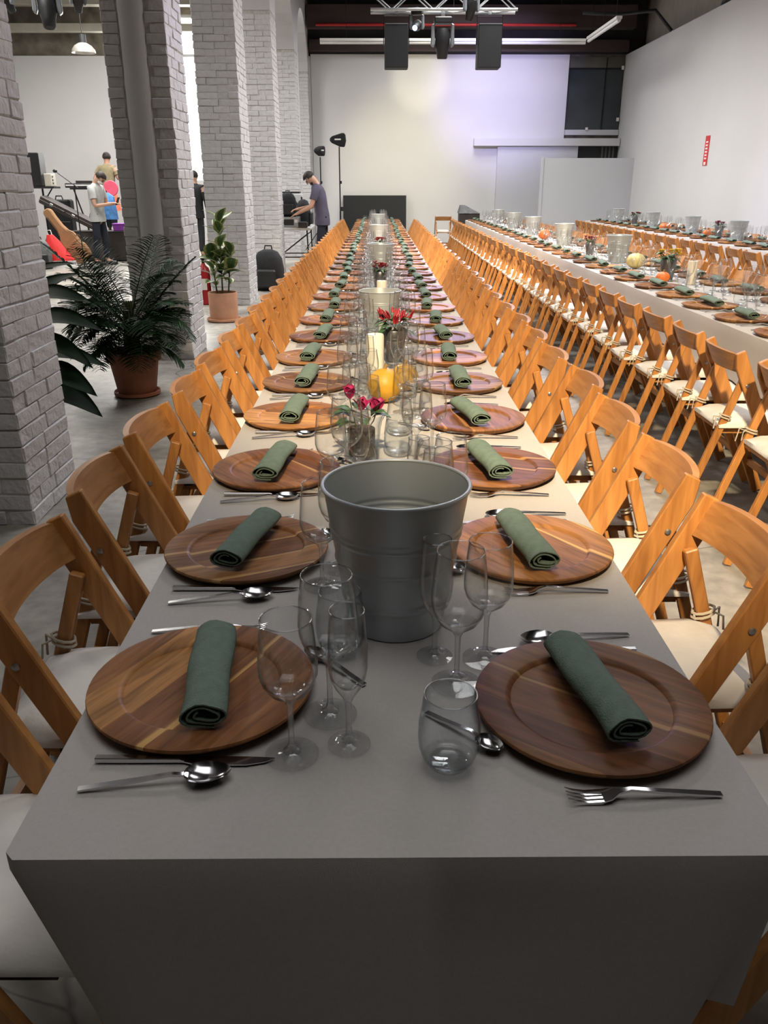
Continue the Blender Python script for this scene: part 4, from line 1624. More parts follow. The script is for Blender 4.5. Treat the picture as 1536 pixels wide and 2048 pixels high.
candle(0.03, 5.45, 'white pillar candle beyond the second bucket on the nearest table', 0.034, 0.13)
flower_vase(0.02, 6.1, 'small vase of bright red flowers beyond the second bucket', petal='petal_red', pepper=False, sc=1.0)
make(BUCKET, 'ice_bucket', 'third metal bucket along the nearest table', 'bucket', (0.03, 7.3, TZ), 2.3, 'metal buckets', 0.95)
flower_vase(0.03, 9.1, 'vase of red flowers near the middle of the nearest table', petal='petal_red', pepper=False)
make(BUCKET, 'ice_bucket', 'fourth metal bucket along the nearest table', 'bucket', (0.02, 10.8, TZ), 3.3, 'metal buckets', 0.95)
candle(0.03, 12.3, 'white candle towards the far end of the nearest table')
make(BUCKET, 'ice_bucket', 'farthest metal bucket on the nearest table', 'bucket', (0.02, 14.8, TZ), 4.3, 'metal buckets', 0.95)
YS = 1.06
# middle table
flower_vase(2.30, 6.35, 'pot of yellow flowers on the middle table', petal='petal_yellow', pepper=False, sc=1.25)
gourd(2.20, 6.15, 'small orange pumpkin below the yellow flowers on the middle table', 'pumpkin_orange', 0.055, 0.75, 8)
candle(2.38, 6.05, 'white pillar candle beside the yellow flowers on the middle table', 0.036, 0.17)
gourd(2.33, 7.25, 'pale yellow ribbed pumpkin on the middle table', 'gourd_pale', 0.088, 0.75, 10)
make(BUCKET, 'ice_bucket', 'tall metal bucket on the middle table behind the pale pumpkin', 'bucket', (2.34, 7.85, TZ), 1, 'metal buckets')
flower_vase(2.30, 8.75, 'vase with a red bloom on the middle table', petal='petal_red', pepper=False)
make(BUCKET, 'ice_bucket', 'second metal bucket in view on the middle table', 'bucket', (2.34, 10.2, TZ), 2, 'metal buckets')
gourd(2.30, 11.2, 'bright orange pumpkin on the middle table', 'pumpkin_orange', 0.085, 0.8, 9)
for i, y in enumerate((12.4, 14.2, 16.0)):
    make(BUCKET, 'ice_bucket', '%s metal bucket in view on the middle table' % ORD[i + 2], 'bucket', (2.36, y, TZ), 3 + i, 'metal buckets')
# table by the wall
for i, y in enumerate((11.0, 12.65, 14.5, 16.6)):
    make(BUCKET, 'ice_bucket', '%s metal bucket from the front on the table by the wall' % ORD[i], 'bucket', (4.88, y, TZ), i, 'metal buckets')
flower_vase(4.85, 11.55, 'vase with magenta blooms on the table by the wall', petal='petal_magenta', pepper=False, sc=1.2)
flower_vase(4.85, 15.4, 'vase with a dark red bloom at the far end of the wall table', petal='petal_red', pepper=False, sc=1.2)
gourd(4.80, 11.85, 'small orange pumpkin beside the magenta blooms on the wall table', 'pumpkin_orange', 0.06, 0.8, 8)
gourd(4.80, 13.6, 'flat orange pumpkin on the table by the wall', 'pumpkin_orange', 0.10, 0.55, 9)


YS = 1.0
FOOT = {'ice_bucket': 0.096, 'glass_jar': 0.060, 'cyclamen_pot': 0.062, 'gourd': 0.060, 'pumpkin': 0.09, 'pillar_candle': 0.036, 'flower_vase': 0.085}
for o in list(COL.objects):
    if o.parent is None and o.name.split('.')[0] in FOOT:
        f_ = FOOT[o.name.split('.')[0]]
        PLACED.append((o.location[0], o.location[1], f_ + (0.028 if f_ == 0.096 and o.location[1] > 1.5 else 0.0)))
pour_glasses()


# ------------------------------------------------------------------ plants
def pot(t, rt, rb, h, mat, rim_h, saucer):
    if rim_h:
        p = [(rb, 0), (rb + 0.004, 0.004), (rt * 0.90, h - rim_h), (rt, h - rim_h + 0.004), (rt * 1.03, h - 0.006), (rt * 1.02, h), (rt * 0.93, h), (rt * 0.90, h - 0.06)]
    else:
        p = [(rb, 0), (rb + 0.004, 0.004), (rt, h - 0.006), (rt * 0.985, h), (rt * 0.93, h), (rt * 0.92, h - 0.05)]
    p = [(a, b + 0.022) for a, b in p]
    mb = MB().lathe(p, 40)
    mb.cap(0, 40, True)
    link('pot', mb.mesh('pot', mat, True, angle=40), t)
    link('soil', MB().cyl(rt * 0.925, h - 0.045, h - 0.02, 24).mesh('soil', 'soil', True), t)
    s = [(saucer * 0.86, 0.0), (saucer, 0.012), (saucer, 0.034), (saucer * 0.96, 0.036), (saucer * 0.90, 0.018)]
    mb = MB().lathe(s, 36)
    mb.cap(0, 36, True)
    mb.cap(len(mb.v) - 36, 36)
    link('saucer', mb.mesh('saucer', mat, True, angle=50), t)


def frond_mesh(L, seed, droop, up, pairs=22):
    """feather leaf: arched rib along +x with leaflets on both sides"""
    r = random.Random(seed)
    mb = MB()
    pts = []
    n = 14
    for j in range(n + 1):
        u = j / n
        pts.append(Vector((L * (u ** 1.0) * (1 - 0.12 * u), 0.02 * math.sin(u * 3 + seed), L * (up * u - droop * u ** 2.3))))
    mb.tube(pts, [0.005 * (1 - 0.75 * j / n) + 0.0006 for j in range(n + 1)], 5)

    def at(u):
        f = min(n - 1e-6, u * n)
        i = int(f)
        return pts[i].lerp(pts[i + 1], f - i), (pts[i + 1] - pts[i]).normalized()
    for k in range(pairs):
        u = 0.30 + 0.69 * k / (pairs - 1)
        p, d = at(u)
        ll = L * 0.34 * (math.sin(PI * (0.18 + 0.80 * (u - 0.30) / 0.70)) ** 0.7) + 0.02
        for s in (-1, 1):
            side = Vector((-d.y, d.x, 0)).normalized() * s
            dirv = (d * 0.62 + side * 0.95 + Vector((0, 0, 0.25 + r.uniform(-.15, .15)))).normalized()
            w = 0.0105
            nrm = dirv.cross(Vector((0, 0, 1))).normalized()
            i = len(mb.v)
            for q, ww in ((0.0, 0.35), (0.35, 1.0), (0.7, 0.75), (1.0, 0.04)):
                c = p + dirv * ll * q + Vector((0, 0, -0.30 * ll * q * q))
                mb.v += [tuple(c - nrm * w * ww + Vector((0, 0, 0.002))), tuple(c + Vector((0, 0, -0.0015))), tuple(c + nrm * w * ww + Vector((0, 0, 0.002)))]
            for q in range(3):
                a = i + 3 * q
                mb.f += [(a, a + 1, a + 4, a + 3), (a + 1, a + 2, a + 5, a + 4)]
    return mb.mesh('frond', 'palm_leaf', True, angle=70)


pt = thing('potted_palm', 'feathery green palm in a dark terracotta pot before the second pillar', 'plant', (-1.79, 6.03, 0))
pot(pt, 0.195, 0.135, 0.31, 'terracotta_dark', 0.075, 0.168)
pr = random.Random(5)
FR = [frond_mesh(0.62, k, dr, up, 24) for k, (dr, up) in enumerate(((0.55, 1.05), (0.75, 0.95), (0.95, 0.85), (0.5, 1.35), (0.30, 1.5), (0.85, 0.6)))]
for k in range(64):
    a = k * 2.399 + pr.uniform(-.3, .3)
    lev = k / 63
    z0 = 0.32 + 0.30 * lev * pr.uniform(0.6, 1.0)
    me = FR[(3, 4, 0)[k % 3]] if lev > 0.72 else (FR[(0, 1, 2)[k % 3]] if lev > 0.2 else FR[(5, 2)[k % 2]])
    s_ = pr.uniform(0.72, 1.05) * (1.0 if lev > 0.2 else 0.75)
    link('frond', me, pt, (0.035 * math.cos(a), 0.035 * math.sin(a), z0), (pr.uniform(-.3, .3), pr.uniform(-.15, .15), a), (s_ * 0.80, s_, s_ * 0.82))
for k in range(12):
    a = k * 0.55
    link('stem', MB().tube([(0.06 * math.cos(a), 0.06 * math.sin(a), 0.28), (0.045 * math.cos(a), 0.045 * math.sin(a), 0.48), (0.03 * math.cos(a), 0.03 * math.sin(a), 0.68)], [0.009, 0.007, 0.005], 7).mesh('stem', 'palm_stem', True), pt)

rt_ = thing('rubber_plant', 'variegated rubber plant in a pale terracotta pot by the third pillar', 'plant', (-1.76, 9.6, 0))
pot(rt_, 0.165, 0.155, 0.30, 'terracotta_light', 0.0, 0.195)
VL = [leaf_mesh(0.27, 0.150, 'variegated_leaf', 0.22, 0.16, 9, 0.0015, 0.85, 0.75), leaf_mesh(0.23, 0.125, 'variegated_leaf', 0.35, 0.2, 9, 0.0015, 0.85, 0.75)]
pr = random.Random(8)
stems = [((0.0, 0.0), (0.02, -0.02, 1.06)), ((0.06, 0.02), (0.12, 0.0, 0.74)), ((-0.06, 0.0), (-0.10, 0.03, 0.70))]
for (bx, by), tp in stems:
    link('stem', MB().tube([(bx, by, 0.27), ((bx + tp[0]) / 2, (by + tp[1]) / 2, (0.3 + tp[2]) / 2), tp], [0.010, 0.008, 0.005], 8).mesh('stem', 'palm_stem', True), rt_)
    n_ = 19 if tp[2] > 1 else 10
    for k in range(n_):
        q = 0.28 + 0.72 * k / (n_ - 1)
        a = k * 2.399 + bx * 30
        p = Vector((bx, by, 0.27)).lerp(Vector(tp), q)
        d = Vector((math.cos(a), math.sin(a), 0.35 + 1.6 * q ** 2 + pr.uniform(-.2, .2)))
        s_ = pr.uniform(0.75, 1.05)
        link('leaf', VL[k % 2], rt_, p, aim(d, pr.uniform(-.4, .4)), (s_,) * 3)

bp_ = thing('broadleaf_plant', 'dark broad-leaved plant behind the nearest brick pillar', 'plant', (-2.11, 4.75, 0))
pot(bp_, 0.15, 0.11, 0.26, 'terracotta_dark', 0.05, 0.14)
DL = [leaf_mesh(0.42, 0.16, 'dark_leaf', 0.25, 0.18, 10, 0.0018, 0.8, 0.8), leaf_mesh(0.42, 0.21, 'dark_leaf', 0.25, 0.15, 10, 0.0018, 0.75, 0.8)]
leafs = [((0.08, -0.02, 0.86), (0.25, -0.2, 1.4), 0), ((0.07, 0.0, 0.84), (0.8, -0.1, 0.75), 0), ((0.08, 0.02, 0.80), (1.0, -0.2, 0.35), 1), ((0.10, 0.0, 0.70), (1.0, 0.1, 0.15), 1),
         ((0.08, -0.03, 0.62), (1.0, -0.2, -0.1), 0), ((0.10, 0.0, 0.50), (1.0, 0.0, 0.15), 0), ((0.10, -0.05, 0.44), (1.0, -0.3, -0.02), 1), ((0.08, 0.0, 0.33), (1.0, -0.15, -0.12), 1),
         ((0.0, 0.05, 0.7), (0.1, 0.8, 0.8), 0), ((-0.05, 0.0, 0.75), (-0.8, 0.2, 0.7), 0), ((0.02, -0.05, 0.55), (0.3, -0.9, 0.4), 1), ((0.03, 0.04, 0.5), (0.5, 0.9, 0.3), 1), ((0.09, 0.02, 0.74), (0.7, 0.5, 0.9), 0)]
for p, d, k in leafs:
    link('leaf', DL[k], bp_, p, aim(d, 0.3), (1.0, 1.0, 1.0))
for k in range(4):
    link('stem', MB().tube([(0.03 * math.cos(k * 1.6), 0.03 * math.sin(k * 1.6), 0.22), (0.05, 0.0, 0.55), (0.08, 0.0, 0.85)], [0.010, 0.009, 0.006], 7).mesh('stem', 'palm_stem', True), bp_)

ex = thing('fire_extinguisher', 'red fire extinguisher on the floor behind the rubber plant', 'extinguisher', (-2.24, 11.0, 0))
link('cylinder', MB().lathe([(0.07, 0), (0.082, 0.01), (0.082, 0.40), (0.065, 0.46), (0.03, 0.49), (0.022, 0.52)], 24).cap(0, 24, True).cap(24 * 5, 24).mesh('cylinder', 'extinguisher_red', True), ex)
link('valve', MB().cyl(0.02, 0.51, 0.56, 12).box((0.03, 0, 0.57), (0.12, 0.02, 0.02)).mesh('valve', 'bracket_black'), ex)
link('hose', MB().tube([(0.03, 0, 0.55), (0.10, 0, 0.50), (0.11, 0, 0.30), (0.095, 0, 0.10)], 0.011, 8).mesh('hose', 'black_plastic', True), ex)
link('label_plate', MB().box((0, -0.083, 0.26), (0.09, 0.004, 0.14)).mesh('label_plate', 'sign_white'), ex)


# ------------------------------------------------------------------ people
def skin_obj(name, joints, edges, mat, parent, sub=2, root=0):
    me = bpy.data.meshes.new(name)
    keys = list(joints)
    me.from_pydata([joints[k][0] for k in keys], [(keys.index(a), keys.index(b)) for a, b in edges], [])
    o = link(name, me, parent)
    md = o.modifiers.new('skin', 'SKIN')
    md.use_smooth_shade = True
    md.branch_smoothing = 0.4
    if not me.skin_vertices:
        bm = bmesh.new()
        bm.from_mesh(me)
        bm.verts.layers.skin.verify()
        bm.to_mesh(me)
        bm.free()
    lay = me.skin_vertices[0].data
    for i, k in enumerate(keys):
        r = joints[k][1]
        lay[i].radius = r if isinstance(r, tuple) else (r, r)
        lay[i].use_root = (i == root)
    s = o.modifiers.new('sub', 'SUBSURF')
    s.levels = s.render_levels = sub
    me.materials.append(MATS[mat])
    return o


def person(label, loc, rotz, arms, lean=0.0, head=(0.0, 0.0), top='shirt_grey', legs='trousers_dark', hair='hair_dark', sleeve=0.5, step=0.06, mask=False, long_sleeve=False, skirt=None, bun=False, beard=False, h=1.0):
    """x forward, y left; arms: per side (elbow, wrist, hand direction)"""
    t = thing('person', label, 'person', loc, rotz)
    t.scale = (h,) * 3
    def up(z, y=0.0, x=0.0):
        d = z - 0.95
        return (x + math.sin(lean) * max(d, 0), y, 0.95 + (math.cos(lean) * d if d > 0 else d))
    fx, fz = head
    nk = Vector(up(1.485))
    hb = nk + Vector((0.018 + fx * 0.2, 0, 0.050 - fz * 0.3))
    hm = hb + Vector((0.02 + fx * 0.6, 0, 0.075 - fz * 0.5))
    ht = hm + Vector((0.0 + fx * 0.6, 0, 0.07 - fz * 0.6))
    J = {'pelvis': (up(0.95), (0.10, 0.09)), 'waist': (up(1.10), (0.095, 0.085)), 'chest': (up(1.30), (0.105, 0.09)), 'collar': (up(1.41), (0.07, 0.065)), 'neck': (tuple(nk), 0.052),
         'jaw': (tuple(hb), (0.066, 0.066)), 'head': (tuple(hm), (0.088, 0.092)), 'crown': (tuple(ht), (0.066, 0.070))}
    E = [('pelvis', 'waist'), ('waist', 'chest'), ('chest', 'collar'), ('collar', 'neck'), ('neck', 'jaw'), ('jaw', 'head'), ('head', 'crown')]
    for s, nm in ((1, 'l'), (-1, 'r')):
        el, wr = arms[nm]
        J['sh' + nm] = (up(1.405, 0.165 * s), 0.055)
        J['el' + nm] = (el, 0.042)
        J['wr' + nm] = (wr, (0.028, 0.022))
        d = (Vector(wr) - Vector(el)).normalized()
        hd = Vector(wr) + d * 0.055
        J['pa' + nm] = (tuple(hd), (0.034, 0.018))
        E += [('collar', 'sh' + nm), ('sh' + nm, 'el' + nm), ('el' + nm, 'wr' + nm), ('wr' + nm, 'pa' + nm)]
        sd = d.cross(Vector((0, 0, 1)))
        sd = sd.normalized() if sd.length > 0.1 else Vector((0, 1, 0))
        for q, (off, ln) in enumerate(((-0.027, 0.068), (-0.009, 0.080), (0.009, 0.076), (0.027, 0.060))):
            a = hd + d * 0.03 + sd * off
            b = a + d * ln * 0.5 + Vector((0, 0, -0.008))
            c = b + d * ln * 0.42 + Vector((0, 0, -0.026))
            for tagk, pp, rr in (('a', a, 0.0095), ('b', b, 0.0088), ('c', c, 0.0075)):
                J['f%s%d%s' % (nm, q, tagk)] = (tuple(pp), rr)
            E += [('pa' + nm, 'f%s%da' % (nm, q)), ('f%s%da' % (nm, q), 'f%s%db' % (nm, q)), ('f%s%db' % (nm, q), 'f%s%dc' % (nm, q))]
        ta = hd - d * 0.02 - sd * s * -0.036
        tb = ta + d * 0.035 - sd * s * -0.018
        J['th' + nm + 'a'] = (tuple(ta), 0.0105)
        J['th' + nm + 'b'] = (tuple(tb), 0.009)
        E += [('pa' + nm, 'th' + nm + 'a'), ('th' + nm + 'a', 'th' + nm + 'b')]
        kx = step * s
        J['hip' + nm] = ((0, 0.088 * s, 0.88), 0.075)
        J['kn' + nm] = ((kx * 0.6 + 0.015, 0.098 * s, 0.49), 0.058)
        J['an' + nm] = ((kx - 0.02, 0.105 * s, 0.085), 0.04)
        J['toe' + nm] = ((kx + 0.13, 0.115 * s, 0.035), (0.036, 0.026))
        E += [('pelvis', 'hip' + nm), ('hip' + nm, 'kn' + nm), ('kn' + nm, 'an' + nm), ('an' + nm, 'toe' + nm)]
    skin_obj('body', J, E, 'skin', t)
    g = 1.17
    big = lambda k, m=g: (J[k][0], tuple(q * m for q in (J[k][1] if isinstance(J[k][1], tuple) else (J[k][1],) * 2)))
    sh_ = MB()
    seg = 20
    secs = [(0.80, 0.128, 0.182), (0.86, 0.130, 0.182), (0.98, 0.122, 0.168), (1.10, 0.120, 0.166), (1.24, 0.128, 0.182), (1.34, 0.124, 0.196), (1.41, 0.104, 0.186), (1.445, 0.080, 0.130), (1.475, 0.062, 0.072), (1.485, 0.050, 0.058)]
    for z, dx_, dy_ in secs:
        c_ = Vector(up(z))
        for k in range(seg):
            an_ = 2 * PI * k / seg
            fold_ = 1 + 0.018 * math.sin(3 * an_ + z * 17)
            sh_.v.append((c_.x + dx_ * fold_ * math.cos(an_), c_.y + dy_ * fold_ * math.sin(an_), c_.z))
    for j in range(len(secs) - 1):
        for k in range(seg):
            k2 = (k + 1) % seg
            sh_.f.append((j * seg + k, j * seg + k2, (j + 1) * seg + k2, (j + 1) * seg + k))
    so = link('shirt', sh_.mesh('shirt', top, True, angle=80), t)
    for nm in 'lr':
        sv = Vector(J['sh' + nm][0])
        a_, b_, w_ = Vector((sv.x, sv.y * 0.62, sv.z - 0.015)), Vector(J['el' + nm][0]), Vector(J['wr' + nm][0])
        path = [a_, sv + Vector((0, 0, -0.008)), sv.lerp(b_, 0.4), sv.lerp(b_, 0.62 if not long_sleeve else 1.0)] + ([b_.lerp(w_, 0.5), b_.lerp(w_, 0.97)] if long_sleeve else [])
        rad = [0.075, 0.074, 0.068, 0.066 if not long_sleeve else 0.058] + ([0.05, 0.04] if long_sleeve else [])
        link('sleeve', MB().tube(path, rad, 12).mesh('sleeve', top, True, angle=80), so)
    P = {'pelvis': (up(0.86), (0.10, 0.10))}
    PE = []
    for nm, s in (('l', 1), ('r', -1)):
        P['hip' + nm] = big('hip' + nm, 1.12)
        P['kn' + nm] = big('kn' + nm, 1.25)
        an = J['an' + nm][0]
        P['an' + nm] = ((an[0], an[1], 0.11), 0.062)
        PE += [('pelvis', 'hip' + nm), ('hip' + nm, 'kn' + nm), ('kn' + nm, 'an' + nm)]
    skin_obj('trousers', P, PE, legs, t)
    for nm in 'lr':
        an, to = Vector(J['an' + nm][0]), Vector(J['toe' + nm][0])
        sh = MB().ball((0, 0, 0), 1.0, 14, 8, (0.135, 0.047, 0.045))
        sh.v = [(x, y, max(z, -0.042)) for x, y, z in sh.v]
        o = link('shoe', sh.mesh('shoe', 'black_plastic', True), t, ((an.x + to.x) / 2 + 0.005, (an.y + to.y) / 2, 0.042))
    if skirt:
        link('skirt', MB().lathe([(0.155, 1.0), (0.20, 0.78), (0.25, 0.50), (0.24, 0.50), (0.14, 1.0)], 24).mesh('skirt', skirt, True), t)
    # hair cap over the crown and the back of the head
    d = (ht - hb).normalized()
    rot = Vector((0, 0, 1)).rotation_difference(d).to_matrix()
    hr = MB().ball((0, 0, 0), 1.0, 18, 12, (0.108, 0.094, 0.104))
    nv = []
    for x, y, z in hr.v:
        if x > 0.02 and z < 0.045:      # leave the face free
            x = 0.02 - 0.2 * (x - 0.02)
        if z < -0.05:
            x, y, z = x * 0.75, y * 0.80, -0.05
        q = rot @ Vector((x - 0.006, y, z + 0.018)) + hm
        nv.append(tuple(q))
    hr.v = nv
    link('hair', hr.mesh('hair', hair, True, angle=80), t)
    if bun:
        link('hair_bun', MB().ball(tuple(hm + rot @ Vector((-0.07, 0, 0.06))), 0.045, 12, 8).mesh('bun', hair, True), t)
    def H(x, y, z):
        return tuple(hm + rot @ Vector((x, y, z)))
    link('nose', MB().tube([H(0.080, 0, 0.022), H(0.098, 0, -0.012), H(0.084, 0, -0.022)], [0.008, 0.013, 0.008], 7).mesh('nose', 'skin', True), t)
    for s in (-1, 1):
        link('eye', MB().ball(H(0.076, s * 0.030, 0.010), 0.011, 8, 6).mesh('eye', 'hair_dark', True), t)
        link('eyebrow', MB().tube([H(0.080, s * 0.016, 0.030), H(0.074, s * 0.045, 0.030)], 0.005, 5).mesh('brow', hair, True), t)
        link('ear', MB().ball(H(-0.004, s * 0.080, -0.005), 0.026, 8, 6, (0.8, 0.4, 1.2)).mesh('ear', 'skin', True), t)
    if mask:
        mk = MB().ball((0, 0, 0), 1.0, 16, 10, (0.066, 0.064, 0.052))
        mk.v = [H(x + 0.036, y, z - 0.042) for x, y, z in mk.v]
        link('face_mask', mk.mesh('mask', 'mask_white', True), t)
        link('mask_loop', MB().tube([H(0.06, 0.062, -0.03), H(-0.005, 0.086, -0.005)], 0.003, 5).tube([H(0.06, -0.062, -0.03), H(-0.005, -0.086, -0.005)], 0.003, 5).mesh('loop', 'mask_white'), t)
    else:
        link('mouth', MB().tube([H(0.074, -0.022, -0.050), H(0.080, 0, -0.050), H(0.074, 0.022, -0.050)], 0.004, 5).mesh('mouth', 'pink', True), t)
    if beard:
        bd = MB().ball((0, 0, 0), 1.0, 14, 8, (0.062, 0.062, 0.040))
        bd.v = [H(x + 0.022, y, z - 0.068) for x, y, z in bd.v]
        link('beard', bd.mesh('beard', hair, True), t)
    return t


YS = 1.06
person('person in grey shirt, dark trousers and white face mask looking down at a phone', (-5.32, 15.7, 0), R(-12),
       {'l': ((0.10, 0.22, 1.10), (0.33, 0.10, 1.12)), 'r': ((0.10, -0.23, 1.08), (0.33, -0.07, 1.12))}, lean=0.05, head=(0.10, 0.05), top='shirt_grey', mask=True)
ph = tag(link('phone', MB().box((0, 0, 0), (0.012, 0.075, 0.15)).mesh('phone', 'black_plastic', bevel=0.003), None, (-4.895, 16.58, 1.165), (0, R(25), R(-12))),
         'dark phone held by the person in the grey shirt', 'phone')
person('person in navy t-shirt and black trousers leaning over the equipment table', (-0.95, 14.35, 0), R(178),
       {'l': ((0.17, 0.24, 1.10), (0.40, 0.20, 1.00)), 'r': ((0.17, -0.24, 1.10), (0.42, -0.16, 1.06))}, lean=0.17, head=(0.10, 0.06), top='shirt_navy', beard=True)
person('person dressed in black seen from behind beyond the second pillar', (-3.80, 17.3, 0), R(80),
       {'l': ((-0.02, 0.26, 1.13), (0.08, 0.24, 0.88)), 'r': ((-0.02, -0.26, 1.13), (0.08, -0.24, 0.88))}, top='black_cloth', legs='black_cloth', long_sleeve=True)
st = tag(link('stage_riser', MB().box((-5.8, 20.1, 0.2), (2.4, 1.4, 0.40)).mesh('riser', 'black_plastic', bevel=0.01)), 'low black stage riser behind the musicians gear', 'riser')
person('person in olive top and coral skirt standing on the riser with back turned', (-6.06, 18.8, 0.402), R(75),
       {'l': ((-0.02, 0.30, 1.18), (0.12, 0.36, 1.02)), 'r': ((0.04, -0.27, 1.16), (0.22, -0.20, 1.25))}, lean=0.1, top='top_olive', legs='trousers_dark', skirt='skirt_coral', bun=True)
dr = thing('tambourine', 'round pink tambourine beside the masked person', 'tambourine', (-5.70, 17.85, 1.38))
mbt = MB()
mbt.lathe([(0.0, -0.02), (0.15, -0.022), (0.16, 0.0), (0.15, 0.022), (0.0, 0.02)], 24)
mbt.v = [(x, z, y) for x, y, z in mbt.v]
link('skin_head', mbt.mesh('drumhead', 'pink', True), dr)
link('stand_pole', MB().cyl(0.012, -1.36, -0.14, 8).mesh('pole', 'bracket_black'), dr)
for k in range(3):
    a = k * 2.09
    link('stand_leg', MB().tube([(0, 0, -1.0), (0.25 * math.cos(a), 0.25 * math.sin(a), -1.368)], 0.01, 6).mesh('leg', 'bracket_black'), dr)


# ------------------------------------------------------------------ musicians' gear in the left hall
def rounded_box(c, s, bev, mat, name='box'):
    return MB().box(c, s).mesh(name, mat, bevel=bev)


def backpack(label, loc, rotz, mat, s=1.0, pocket='black_plastic', name='backpack'):
    t = thing(name, label, 'backpack', loc, rotz)
    t.scale = (s,) * 3
    mb = MB()
    prof = [(0.0, 0.10, 0.165), (0.03, 0.125, 0.185), (0.25, 0.13, 0.19), (0.38, 0.115, 0.17), (0.46, 0.08, 0.12), (0.49, 0.03, 0.05)]
    seg = 18
    for z, a, b in prof:
        for k in range(seg):
            an = 2 * PI * k / seg
            cs, sn = math.cos(an), math.sin(an)
            mb.v.append((b * (abs(cs) ** 0.6) * (1 if cs > 0 else -1), a * (abs(sn) ** 0.6) * (1 if sn > 0 else -1), z))
    for j in range(len(prof) - 1):
        for k in range(seg):
            k2 = (k + 1) % seg
            mb.f.append((j * seg + k, j * seg + k2, (j + 1) * seg + k2, (j + 1) * seg + k))
    mb.cap(0, seg, True)
    mb.cap((len(prof) - 1) * seg, seg)
    link('body', mb.mesh('body', mat, True, angle=60), t)
    link('front_pocket', MB().box((0, -0.145, 0.15), (0.24, 0.06, 0.22)).mesh('pocket', pocket, bevel=0.02), t)
    link('grab_handle', MB().tube([(-0.05, 0.03, 0.47), (-0.04, 0.03, 0.53), (0.04, 0.03, 0.53), (0.05, 0.03, 0.47)], 0.010, 7).mesh('handle', pocket, True), t)
    for sgn in (-1, 1):
        link('shoulder_strap', MB().tube([(sgn * 0.09, 0.11, 0.42), (sgn * 0.11, 0.19, 0.34), (sgn * 0.12, 0.18, 0.18), (sgn * 0.13, 0.12, 0.05)], 0.014, 7).mesh('strap', pocket, True), t)
    return t


backpack('grey and black backpack on the floor beside the red bag', (-6.22, 14.98, 0), R(20), 'bag_grey', 1.05)
rb = thing('shopping_bag', 'red and white carrier bag slumped on the floor by the guitar case', 'bag', (-5.96, 15.36, 0), R(10))
mb = MB()
rr_ = random.Random(3)
for z, a, b in ((0.0, 0.25, 0.16), (0.12, 0.24, 0.15), (0.30, 0.17, 0.12), (0.46, 0.12, 0.08), (0.58, 0.06, 0.05)):
    for k in range(16):
        an = 2 * PI * k / 16
        q = 1 + rr_.uniform(-.12, .12)
        mb.v.append((a * math.cos(an) * q - z * 0.3, b * math.sin(an) * q, z))
for j in range(4):
    for k in range(16):
        k2 = (k + 1) % 16
        mb.f.append((j * 16 + k, j * 16 + k2, j * 16 + 16 + k2, j * 16 + 16 + k))
mb.cap(0, 16, True).cap(64, 16)
mb_w = MB()
mb_w.v, mb_w.f = [(x * 1.04, y * 1.04, z) for x, y, z in mb.v[:32]], mb.f[:16]
link('bag_body', mb.mesh('bag', 'red_bag', True, angle=30), rb)
link('white_base', mb_w.mesh('base', 'bag_white', True), rb)
link('handle', MB().tube([(-0.20, 0, 0.56), (-0.24, 0.02, 0.66), (-0.16, 0.02, 0.66), (-0.14, 0, 0.57)], 0.008, 6).mesh('handle', 'bag_white', True), rb)


def guitar_case(label, loc, rot, mat, trim):
    t = thing('guitar_case', label, 'guitar case', loc)
    t.rotation_euler = rot
    out = []
    for u, w in ((0, 0.10), (0.02, 0.16), (0.12, 0.20), (0.24, 0.195), (0.34, 0.155), (0.44, 0.16), (0.54, 0.15), (0.62, 0.10), (0.75, 0.075), (0.95, 0.075), (1.06, 0.085), (1.12, 0.07), (1.14, 0.03)):
        out.append((w, u))
    poly = [(w, u) for w, u in out] + [(-w, u) for w, u in out[::-1]]
    link('bag_shell', MB().prism(poly, -0.065, 0.065, axis=1).mesh('shell', mat, bevel=0.02), t)
    link('front_pocket', MB().prism([(a * 0.72, b * 0.75 + 0.07) for a, b in poly if b < 0.5], -0.085, -0.06, axis=1).mesh('pocket', mat, bevel=0.01), t)
    link('zip', MB().tube([(0.10, -0.068, 0.62), (0.16, -0.068, 0.5), (0.165, -0.068, 0.42)], 0.006, 6).tube([(-0.10, -0.068, 0.62), (-0.05, -0.068, 0.75), (-0.05, -0.068, 1.0)], 0.006, 6).mesh('zip', trim), t)
    link('handle', MB().tube([(0.155, 0, 0.30), (0.20, 0, 0.33), (0.20, 0, 0.43), (0.155, 0, 0.46)], 0.012, 7).mesh('handle', trim, True), t)
    return t


guitar_case('brown padded guitar bag leaning on the black cases', (-5.66, 15.72, 0.09), (R(-4), R(-36), 0), 'brown_bag', 'brown_dark')
kc = thing('keyboard_case', 'long black keyboard case leaning at an angle behind the guitar bag', 'case', (-6.10, 16.45, 0.922), 0)
kc.rotation_euler = (0, R(27), 0)
link('shell', MB().box((0, 0, 0), (1.2, 0.30, 0.15)).mesh('shell', 'dark_case', bevel=0.02), kc)
link('seam', MB().box((0, 0, 0.0), (1.21, 0.31, 0.012)).mesh('seam', 'grey_metal'), kc)
link('latch', MB().box((0.1, -0.16, 0.0), (0.06, 0.015, 0.05)).box((-0.35, -0.16, 0), (0.06, 0.015, 0.05)).mesh('latch', 'grey_metal', bevel=0.004), kc)
link('handle', MB().tube([(-0.22, -0.15, 0.0), (-0.20, -0.19, 0.0), (-0.08, -0.19, 0), (-0.06, -0.15, 0)], 0.010, 6).mesh('handle', 'black_plastic', True), kc)
fc = thing('flight_case', 'large black flight case on the floor behind the masked person', 'case', (-5.50, 16.72, 0))
link('shell', MB().box((0, 0, 0.30), (1.5, 0.55, 0.56)).mesh('shell', 'dark_case', bevel=0.012), fc)
